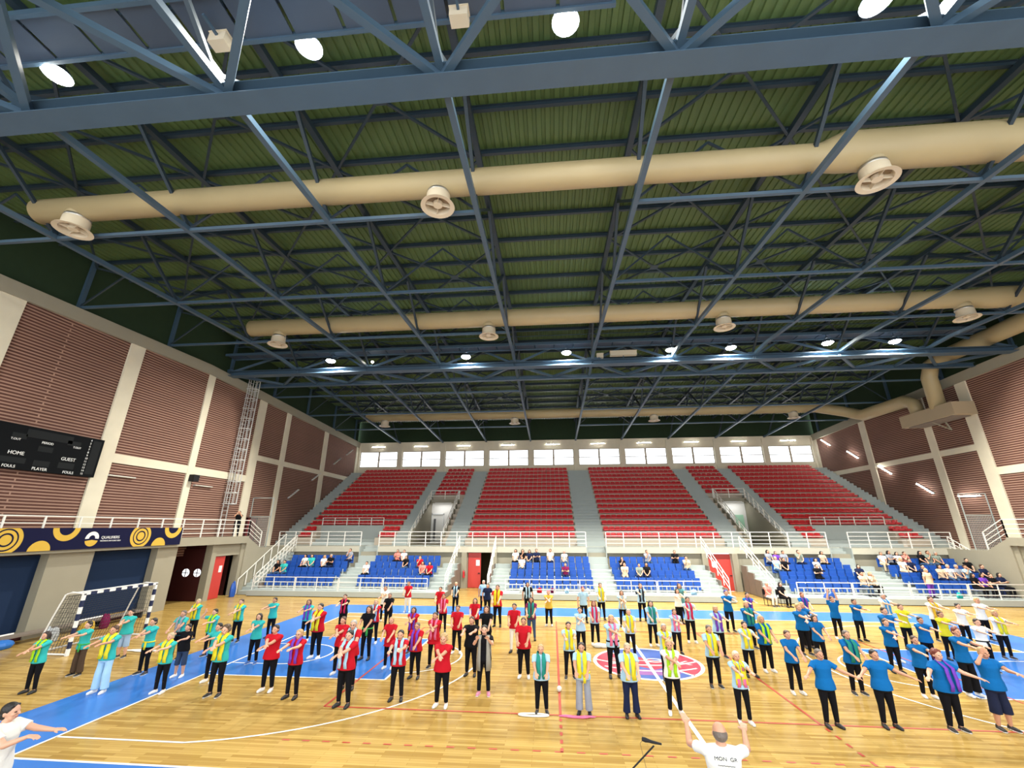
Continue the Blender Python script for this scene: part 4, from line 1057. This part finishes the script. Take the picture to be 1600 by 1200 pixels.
for i, (y, lb) in enumerate(((4.6,'unlit level tube lamp on brick just past the scoreboard'), (10.3,'unlit level tube lamp beside the small speaker'))): tube_lamp((-26.44,y-.75,6.95), (-26.44,y+.75,6.95), False, lb, 'unlit tubes on the goal-side wall')

# ------------------------------------------------------------------ air ducts and their diffusers
def diffuser(parent, x, y, z, tilt=0):
    d = put('diffuser', MB().tube([(0,0,.10),(0,0,-.28),(0,0,-.34)], [.39,.40,.42], 28, False).mesh('diffuser', True), M_DIFF, parent, (x, y, z))
    put('collar', MB().tube([(0,0,.60),(0,0,.16)], .36, 28).mesh('collar', True), M_DUCT, d)
    put('collar_ring', MB().tube([(0,0,.20),(0,0,.09)], .38, 28).mesh('collar_ring', True), M_ZINC, d)
    put('rim', MB().tube([(0,0,-.30),(0,0,-.335),(0,0,-.36)], [.41,.55,.56], 32, False).tube([(0,0,-.36),(0,0,-.34)], [.56,.41], 32, False).mesh('rim', True), M_DIFF, d)
    put('hub', MB().tube([(0,0,-.20),(0,0,-.32)], [.16,.15], 20), M_DIFF, d)
    for a in (20, 110, 200, 290):
        a = math.radians(a)+x; put('vane', MB().beam((.12*math.cos(a),.12*math.sin(a),-.26), (.40*math.cos(a+.25),.40*math.sin(a+.25),-.26), .012, .14), M_DIFF, d)
    put('back_plate', MB().tube([(0,0,-.14),(0,0,-.13)], .39, 28), mat('diffuser_inside', (.30,.22,.14), .7), d)
d1 = empty('air_duct', 'fat tan round air duct crossing the hall nearer the camera', 'air duct', (0,0,0))
put('duct_pipe', MB().tube([(-21.6,-5.75,15.35),(-21.55,-5.75,15.35),(5.6,-5.75,15.35),(6.3,-5.75,15.5),(25.5,-5.75,15.5)], [.34,.43,.43,.60,.60], 36).mesh('duct_pipe', True), M_DUCT, d1)
for x, z in ((-19.9,14.9),(-6.55,14.9),(7.1,14.80),(19.6,14.80)): diffuser(d1, x, -5.75, z-.12)
d2 = empty('air_duct', 'tan round air duct over the middle of the court, ending in a riser', 'air duct', (0,0,0))
put('duct_pipe', MB().tube([(-21.3,5.2,15.95),(-21.2,5.2,15.95),(19.6,5.2,15.95),(20.5,5.2,15.95),(23.0,5.2,15.95),(24.6,6.2,15.95),(25.3,8.0,15.95),(25.35,13.8,15.95),(25.35,15.1,15.7),(25.35,15.55,14.9),(25.35,15.6,12.5)], [.40,.49,.49,.58,.58,.56,.54,.50,.48,.48,.48], 32).mesh('duct_pipe', True), M_DUCT, d2)
for x in (-19.3,-6.4,6.75,19.1): diffuser(d2, x, 5.2, 15.15)
d3 = empty('air_duct', 'narrow tan round air duct crossing above the upper stand', 'air duct', (0,0,0))
put('duct_pipe', MB().tube([(-22.0,24.5,15.15),(-21.9,24.5,15.15),(22.3,24.5,15.15),(24.6,24.4,14.7),(25.45,23.2,14.0),(25.5,18.4,13.9),(25.5,17.7,13.5),(25.5,17.55,12.5)], [.36,.46,.46,.48,.50,.50,.46,.45], 30).mesh('duct_pipe', True), M_DUCT, d3)
for x in (-20.0,-6.5,7.2,20.2): diffuser(d3, x, 24.5, 14.55)
hb = empty('air_handling_box', 'buff boxy air plenum bolted high on the brick wall opposite the goal', 'plenum', (25.65, 16.35, 12.2))
put('box_body', MB().box(-.75, .75, -2.3, 2.35, -.45, .45), M_DUCT2, hb); put('louvre', MB().box(-.6, .6, -1.9, 1.9, -.52, -.45), M_BROWN, hb); put('wall_bracket', MB().beam((.5,0,-.5), (.75,0,-1.1), .08, .08).beam((-.4,0,-.5), (.75,0,-1.1), .06, .06), M_CONC2, hb)
# grey barred screens on the upper deck corners
for s in (-1, 1):
    g = empty('barred_screen', 'grey barred metal screen at the deck corner %s' % ('near the caged ladder' if s < 0 else 'opposite the goal end'), 'screen', (s*25.6, 15.6, 2.9))
    mb = MB(); mb.beam((-.85,0,0), (-.85,0,3.6), .05, .05); mb.beam((.85,0,0), (.85,0,3.6), .05, .05); mb.beam((-.85,0,3.6), (.85,0,3.6), .05, .05); mb.beam((-.85,0,2.2), (.85,0,2.2), .05, .05); put('frame', mb, M_STEP, g)
    mb = MB()
    for i in range(17): mb.beam((-.8+.1*i,0,0), (-.8+.1*i,0,2.2), .018, .018)
    put('bars', mb, M_STEP, g)
# ------------------------------------------------------------------ red seats of the upper stand
sm = MB()
sec = [(-.02,.40,.30),(-.20,.36,.31),(-.22,.33,.30),(-.02,.37,.29),(.02,.40,.31)]
def shell(mb, prof, wd, t=.02, curve=.03, n=6):
    """profile (y,z) swept across the width, dished at the sides"""
    o = len(mb.v); m_ = len(prof)
    for j in range(n+1):
        u = -1+2*j/n; 
        for (y, z) in prof: mb.v.append((u*wd/2, y-curve*u*u*(1 if z > .33 else 0)*3*(z-.3), z+curve*u*u*(.6 if z < .4 else -1.2)))
    for j in range(n):
        for i in range(m_-1): mb.f.append((o+j*m_+i, o+j*m_+i+1, o+(j+1)*m_+i+1, o+(j+1)*m_+i)); mb.m.append(mb.cur)
def red_mesh():
    mb = MB()
    shell(mb, [(-.17,.10),(-.19,.27),(-.16,.30),(.10,.29),(.17,.34),(.21,.56),(.22,.60),(.235,.59),(.22,.50),(.19,.30),(.16,.10)], .43, n=6)
    mb.v = [(x, y, z*.70) for x, y, z in mb.v]; return mb.mesh('seat', True)
RED = red_mesh(); RED.materials.append(M_RSEAT)
cells = []
BL = [(-24.95,-16.35,0,'first'), (-14.95,-11.85,1,'second'), (-10.1,-1.2,0,'third'), (1.2,10.25,0,'fourth'), (11.95,15.05,1,'fifth'), (16.5,25.1,0,'sixth')]
for k in range(15):
    for a, b_, small, nm in BL:
        if small and k < 8: continue
        n_ = int((b_-a)/.46); sp = (b_-a)/n_
        for i in range(n_):
            x = a+sp*(i+.5)
            if k < 2 and any(l0-.25 < x < l1+.25 for l0, l1 in LX): continue
            cells.append((ty(k)+.5, x, k, nm, i))
cells.sort(key=lambda c: (c[2], abs(c[1]+3)))
near, rest = cells[:300], cells[300:]
RN = ['lowest', 'second', 'third', 'fourth', 'fifth', 'sixth', 'seventh']
for y, x, k, nm, ci in near:
    o = bpy.data.objects.new('bucket_chair', RED); COL.objects.link(o); o.location = (x, y, tz(k))
    tag(o, 'red plastic seat, %s row of the %s upper block, %s from its goal-side end' % (RN[k], nm, ORD[ci]), 'seat', 'red seats %s row, %s block' % (RN[k], nm))
mb = MB(); rv = [tuple(v.co) for v in RED.vertices]; rf = [tuple(p.vertices) for p in RED.polygons]
for y, x, k, nm, ci in rest: mb.add([(a+x, b_+y, c+tz(k)) for a, b_, c in rv], rf)
o = put('red_seats', mb.mesh('red_seats', True), M_RSEAT); tag(o, 'many rows of small red plastic seats filling the upper grandstand', 'seat', None, 'stuff')
# ------------------------------------------------------------------ blue seats
def bseat():
    back = MB(); back.box(-.22, .22, .17, .23, .30, .86); back.box(-.20, .20, .155, .17, .34, .84)
    pan = MB(); pan.box(-.21, .21, .06, .15, .16, .62)
    brk = MB(); brk.box(-.03, .03, .0, .2, .0, .34); brk.box(-.15, .15, .1, .22, .0, .03)
    return back.mesh('backrest'), pan.mesh('seat_pan'), brk.mesh('bracket')
B1, B2, B3 = bseat()
PANDOWN = MB().box(-.21, .21, -.24, .18, .36, .43).mesh('seat_pan')
for m_ in (B1, B2, PANDOWN): m_.materials.append(M_BSEAT)
B3.materials.append(M_STEP)
occ = [(r, x) for r, x, c, h in SPECTATORS]
SEATX = {}
for bi, (a, b_) in enumerate(BLOCKS):
    n_ = int(round((b_-a)/.5)); sp = (b_-a)/n_
    for r in range(4):
        for i in range(n_):
            x = a+sp*(i+.5); y = py_(r)+.45
            sat = any(q == r and abs(xx-x) < sp*.5 for q, xx in occ); SEATX.setdefault(r, []).append(x)
            t = empty('stadium_chair', '%s blue seat, %s row of the %s lower block, %s from its goal-side end' % ('occupied' if sat else 'folded', RN[r], ORD[bi], ORD[i]), 'seat', (x, y, pz(r)), 0, 'blue seats %s row, %s block%s' % (RN[r], ORD[bi], ', occupied' if sat else ''))
            for nm, me in (('backrest', B1), ('seat_pan', PANDOWN if sat else B2), ('bracket', B3)):
                c = bpy.data.objects.new(nm, me); COL.objects.link(c); c.parent = t
# ------------------------------------------------------------------ spectators
rs = random.Random(11); seen = {}
for r, x, c, h in SPECTATORS:
    xs_ = min(SEATX[r], key=lambda q: abs(q-x)); xs_ = xs_ if abs(xs_-x) < .6 and (r, xs_) not in seen else x
    seen[(r, xs_)] = 1
by_block = {}
used = set()
cols = {}
for r, x, c, h in sorted(SPECTATORS, key=lambda q: q[1]):
    cols[c] = cols.get(c, 0)+1; j = cols[c]-1
    xx = min([q for q in SEATX[r] if (r, q) not in used], key=lambda q: abs(q-x)); used.add((r, xx))
    cn = {'palegrey': 'pale grey', 'greygreen': 'grey-green', 'paleblue': 'pale blue'}.get(c, c)
    style = {'black': rs.choice(['short', 'bob', 'long']), 'blond': 'bob'}.get(h, 'short')
    low = rs.choice(['black', 'navy', 'black', 'jeans'] + (['beige'] if c in ('white', 'beige') else []))
    person('seated spectator, %s top, %s blue row, %s such top from goal end' % (cn, RN[r], ORD[j]), 'spectators on the blue seats', (xx, py_(r)+.43, pz(r)+.015), rs.uniform(-.25, .25)-.03*0, rs.uniform(1.60, 1.74), c, low,
           h, style, 'none', rs.choice(['lap', 'lap', 'clap', 'chin']), 'black', 'm', seat=True)
# ------------------------------------------------------------------ the dancers on the court
cnt = {}; NAME = {'paleblue': 'pale blue', 'tealgrey': 'grey-teal', 'gold': 'golden'}
SC = {'redscarf': 'red', 'greenscarf': 'green', 'blackscarf': 'black', 'blueband': 'blue', 'goldband': 'golden', 'paleblue': 'pale blue'}
POSE_T = {'cross': 'arms crossed ahead', 'fwd': 'arms held forward', 'low': 'arms low', 'up': 'both arms raised', 'oneup': 'one arm raised', 'wide': 'arms spread', 'down': 'arms down', 'palms': 'palms up'}
for (top, x, y, H, low, hc, style, scarf, pose, shoes, build, extra) in sorted(PEOPLE, key=lambda q: q[1]):
    cnt[top] = cnt.get(top, 0)+1
    lab = '%s top dancer%s, %s, %s such top from goal end' % (NAME.get(top, top), '' if scarf == 'none' else ', %s scarf' % SC.get(scarf, scarf), POSE_T[pose], ORD[cnt[top]-1])
    r = random.Random(int(x*100)+int(y*10))
    rz = r.uniform(-.12, .12)+(-.22 if x > 6 else (.10 if x < -10 else 0))*-1*0
    person(lab, 'dancers on the court', (x, y, .004), rz, H, top, low, hc, style, scarf, pose, shoes, build, extra)
person('woman in a beige top standing behind the low rail of the third stand', 'bystanders', (19.37, 13.05, P0+.002), .2, 1.6, 'beige', 'purple', 'greyblond', 'short', 'none', 'down', 'black', 'l')
person('person in black and white photographing from the balcony beside the caged ladder', 'bystanders', (-25.0, 12.4, 3.702), .5, 1.70, 'black', 'black', 'black', 'short', 'none', 'photo', 'black', 'm')
# two people on black chairs beside the third stand
for x, y, c, lo, hcol, lb in ((9.45,11.75,'salmon','white','grey','seated woman in pink and white on a chair beside the closed red door'), (10.15,11.65,'black','black','darkbrown','seated person in black on a chair beside the woman in pink')):
    ch = empty('folding_chair', 'black chair under the seated person in %s' % ('pink' if c == 'salmon' else 'black'), 'chair', (x, y+.02, 0))
    put('seat', MB().box(-.21, .21, -.24, .2, .40, .43), M_BLACK, ch); put('backrest', MB().box(-.21, .21, .22, .25, .55, .85), M_BLACK, ch)
    for sx in (-.19, .19):
        for sy in (-.2, .22): put('leg', MB().beam((sx, sy, 0), (sx, sy, .40 if sy < 0 else .6), .025, .025), M_BLACK, ch)
    person(lb, 'bystanders', (x, y, .004), .25, 1.60, c, lo, hcol, 'short' if c == 'salmon' else 'bob', 'none', 'lap', 'black', 'm', seat=True)
# ------------------------------------------------------------------ the two instructors
t = person('instructor seen from behind, bald, white T-shirt with dark print, arms raised', 'instructors', (-.86, -9.62, .004), PI-.12, 1.78, 'white', 'navy', 'greybrown', 'bald', 'none', 'lead', 'white', 'l', lowstyle='wide')
for body, z, sz in (('MON  GR', 1.335, .055), ('~~~~~~', 1.27, .05)):
    text('shirt_print', body, sz, mat('print_dark', (.02,.03,.05), .7), Matrix.Translation((0, .165, z)) @ Matrix.Rotation(PI, 4, 'Z') @ Matrix.Rotation(PI/2, 4, 'X'), t)
person('instructor in a white T-shirt with black hair reaching forward beside the blue border', 'instructors', (-11.5, -9.8, .004), PI/2+.30, 1.75, 'white', 'grey', 'black', 'short', 'none', 'side', 'white', 'l')
# ------------------------------------------------------------------ microphone stand
mc = empty('microphone_stand', 'black boom microphone stand in front of the dancers beside the bald instructor', 'microphone stand', (-2.22, -9.85, 0))
for a in (90, 210, 330): a = math.radians(a); put('leg', MB().beam((0,0,.12), (.32*math.cos(a),.32*math.sin(a),.01), .02, .02), M_BLACK, mc)
put('pole', MB().tube([(0,0,.1),(0,0,1.22)], .013, 10), M_BLACK, mc)
put('clutch', MB().tube([(-.03,0,1.19),(.03,0,1.25)], .028, 12), M_BLACK, mc)
put('boom', MB().tube([(-.22,0,.98),(0,0,1.22),(.42,0,1.58)], .010, 10), M_BLACK, mc)
m_ = put('microphone', MB().tube([(.52,0,1.60),(.40,0,1.62),(.36,0,1.63),(.31,0,1.64),(.27,0,1.65)], [.012,.018,.020,.028,.022], 14), M_BLACK, mc)
put('cable', MB().tube([(.28,0,1.64),(.24,.0,1.60),(.30,0,1.3),(.42,.02,.8),(.5,.05,.3),(.42,.2,.01),(-.5,.1,.01)], .005, 6), mat('tan_cable', (.28,.18,.06), .6), mc)
# ------------------------------------------------------------------ handball goal
gl = empty('handball_goal', 'white and navy banded handball goal with a net at the end of the court', 'goal', (-20.4, .45, 0))
def banded(mb, p, q, wd, n):
    p = Vector(p); q = Vector(q)
    for i in range(n): mb.cur = i % 2; mb.beam(p.lerp(q, i/n), p.lerp(q, (i+1)/n), wd, wd)
for y in (-1.5, 1.5):
    mb = MB(); banded(mb, (0,y,0), (0,y,2.0), .09, 9); put('post', mb, [M_WHITE, mat('goal_navy', (.01,.02,.07), .5)], gl)
mb = MB(); banded(mb, (0,-1.55,2.0), (0,1.55,2.0), .09, 13); put('crossbar', mb, [M_WHITE, MATS['goal_navy']], gl)
for y in (-1.5, 1.5):
    put('back_stay', MB().tube([(0,y,2.0),(-.5,y,2.04),(-.75,y,1.95),(-1.0,y,1.2),(-1.35,y,.05)], .028, 10), M_WHITE, gl)
    put('ground_bar', MB().tube([(0,y,.04),(-1.35,y,.04)], .03, 8), M_WHITE, gl)
put('ground_bar', MB().tube([(-1.35,-1.5,.04),(-1.35,1.5,.04)], .03, 8), M_WHITE, gl)
put('top_bar', MB().tube([(-.7,-1.5,1.98),(-.7,1.5,1.98)], .025, 8), M_WHITE, gl)
mb = MB(); P_ = [(0,1.96),(-.7,1.9),(-.95,1.2),(-1.3,.06)]
def onp(t):
    t *= 3; i = min(int(t), 2); f_ = t-i; return (P_[i][0]+(P_[i+1][0]-P_[i][0])*f_, P_[i][1]+(P_[i+1][1]-P_[i][1])*f_)
for i in range(27): 
    x_, z_ = onp(i/26); mb.beam((x_,-1.5,z_), (x_,1.5,z_), .008, .008)
for j in range(28):
    y_ = -1.5+3*j/27
    for a, b_ in zip(P_, P_[1:]): mb.beam((a[0],y_,a[1]), (b_[0],y_,b_[1]), .008, .008)
for y_ in (-1.5, 1.5):
    for i in range(1, 13):
        z_ = 1.96*i/13; x_ = -1.3+ (z_-.06)/1.9*.6; mb.beam((0,y_,z_), (x_,y_,z_), .008, .008)
    for i in range(9): x_ = -1.2*i/9; mb.beam((x_,y_,.06), (x_*.55,y_,1.93), .008, .008)
put('net', mb, mat('net_black', (.05,.05,.05), .8), gl)
# ------------------------------------------------------------------ small things on the floor
def ring(name, lb, x, y, rx, ry, c, cat):
    mb = MB(); mb.tube([(rx*math.cos(a), ry*math.sin(a), .02) for a in [2*PI*i/32 for i in range(33)]], .022, 8, False); o = put(name, mb.mesh(name, True), cloth(c), loc=(x, y, .004)); tag(o, lb, cat)
ring('hoop', 'white and pale green hoop lying on the red line before the green-scarfed dancer', -3.65, -4.60, .36, .07, 'white', 'hoop')
def cloth_heap(name, lb, x, y, rx, ry, h, c, cat, seed=1, z=0):
    rr = random.Random(seed); mb = MB()
    for i in range(7): mb.ball((rr.uniform(-rx*.6, rx*.6), rr.uniform(-ry*.6, ry*.6), h*.4), (rx*.5, ry*.5, h*rr.uniform(.5, .9)), 10, 6)
    me = remesh(mb, name, .02); 
    for v in me.vertices: v.co.z = max(v.co.z, 0)
    me.materials.append(cloth(c) if isinstance(c, str) else c); o = put(name, me, None, loc=(x, y, z+.006)); tag(o, lb, cat); return o
cloth_heap('pink_scarf', 'long pink scarf lying on the red line before the yellow-scarfed child', -2.62, -4.62, .46, .07, .04, 'pink', 'scarf', 2)
cloth_heap('white_cloth', 'small white cloth heap lying at the edge of the centre emblem', -1.35, 1.75, .30, .2, .12, 'white', 'cloth', 3)
cloth_heap('white_cloth', 'flat white cloth on bare parquet among the pale blue dancers', 2.19, -2.35, .18, .12, .02, 'white', 'cloth', 4)
for (x, y, lb) in ((-3.0,-2.95,'white ball on the parquet behind the dancer in the green scarf'),):
    tag(put('ball', MB().ball((0,0,.07), .07, 20, 14).mesh('ball', True), cloth('white'), loc=(x, y, .004)), lb, 'ball')
cloth_heap('white_towel', 'long white towel lying on the parquet beside the blue border near the goal', -18.3, -.25, .75, .16, .03, 'white', 'towel', 5)
cloth_heap('blue_mat', 'crumpled blue mat on the floor beside the goal end wall', -24.0, -.9, .55, .9, .28, M_ZONE, 'mat', 6)
cloth_heap('blue_bag', 'upright blue bag leaning at the corner of the first stand', -24.1, 12.05, .22, .25, .75, M_BSEAT, 'bag', 7)
cloth_heap('blue_bag', 'blue bag hung on the front rail of the third stand', 13.2, 12.52, .35, .12, .55, M_BSEAT, 'bag', 8, .05)
for i, (x, y, c, h, lb) in enumerate(((-23.2,.6,'palegrey',.45,'pale grey jackets heaped behind the goal'), (-23.5,2.3,'gold',.35,'ochre jackets heaped behind the goal net'), (-23.5,3.0,'maroon',.5,'dark red jacket heaped behind the goal net'))):
    cloth_heap('jacket_heap', lb, x, y, .24, .24, h, c, 'jackets', 20+i)
bench = empty('rolled_mats', 'long grey-brown bench strip along the foot of the goal-end wall', 'bench', (-24.1, -1.5, 0))
put('seat_board', MB().box(-.25, .25, -5, 7.0, .28, .34), M_BROWN, bench)
for k in range(7): put('support', MB().box(-.2, .2, -4.6+1.9*k, -4.5+1.9*k, 0, .28), M_DARK, bench)
# bottles, boxes and balloons about the stands
mb_ = [(x_, c_) for x_, c_ in ((-5.1,'white'),(-4.0,'red'),(-3.1,'maroon'),(-2.2,'paleblue'),(-.9,'white'),(2.2,'black'),(5.6,'paleblue'),(20.8,'teal'))]
for i, (x_, c_) in enumerate(mb_):
    cloth_heap('bag', '%s bag on the front walkway of a stand, %s bag from goal end' % ({'paleblue': 'pale blue'}.get(c_, c_), ORD[i]), x_, 13.0, .18, .12, .26, c_, 'bag', 40+i, P0)
put_box = empty('cardboard_box', 'white carton on the front walkway of the second stand', 'box', (-4.75, 12.95, P0)); put('carton', MB().box(-.2,.2,-.14,.14,0,.38), M_WHITE, put_box); put('flap', MB().box(-.2,.2,-.14,.0,.38,.385), M_WHITE, put_box)
for i, (x_, r_, c_, lb) in enumerate(((-22.2,1,'white','white balloon on the blue seats of the first block'), (-21.5,1,'paleblue','pale blue balloon on the blue seats of the first block'), (-12.75,1,'paleblue','pale blue balloon beside a spectator in the second block'),
        (4.35,1,'paleblue','pale blue balloon on the blue seats of the fourth block'), (4.95,1,'pink','pink balloon on the blue seats of the fourth block'), (4.2,2,'white','white bag on a blue seat of the fourth block'), (13.0,1,'white','white balloon on the blue seats of the fifth block'), (12.3,1,'palegrey','pale grey balloon on the blue seats of the fifth block'))):
    tag(put('balloon', MB().ball((0,0,.13), (.13,.12,.13), 16, 12).mesh('balloon', True), cloth(c_), loc=(x_, py_(r_)+.28, pz(r_)+.45*0)), lb, 'balloon')
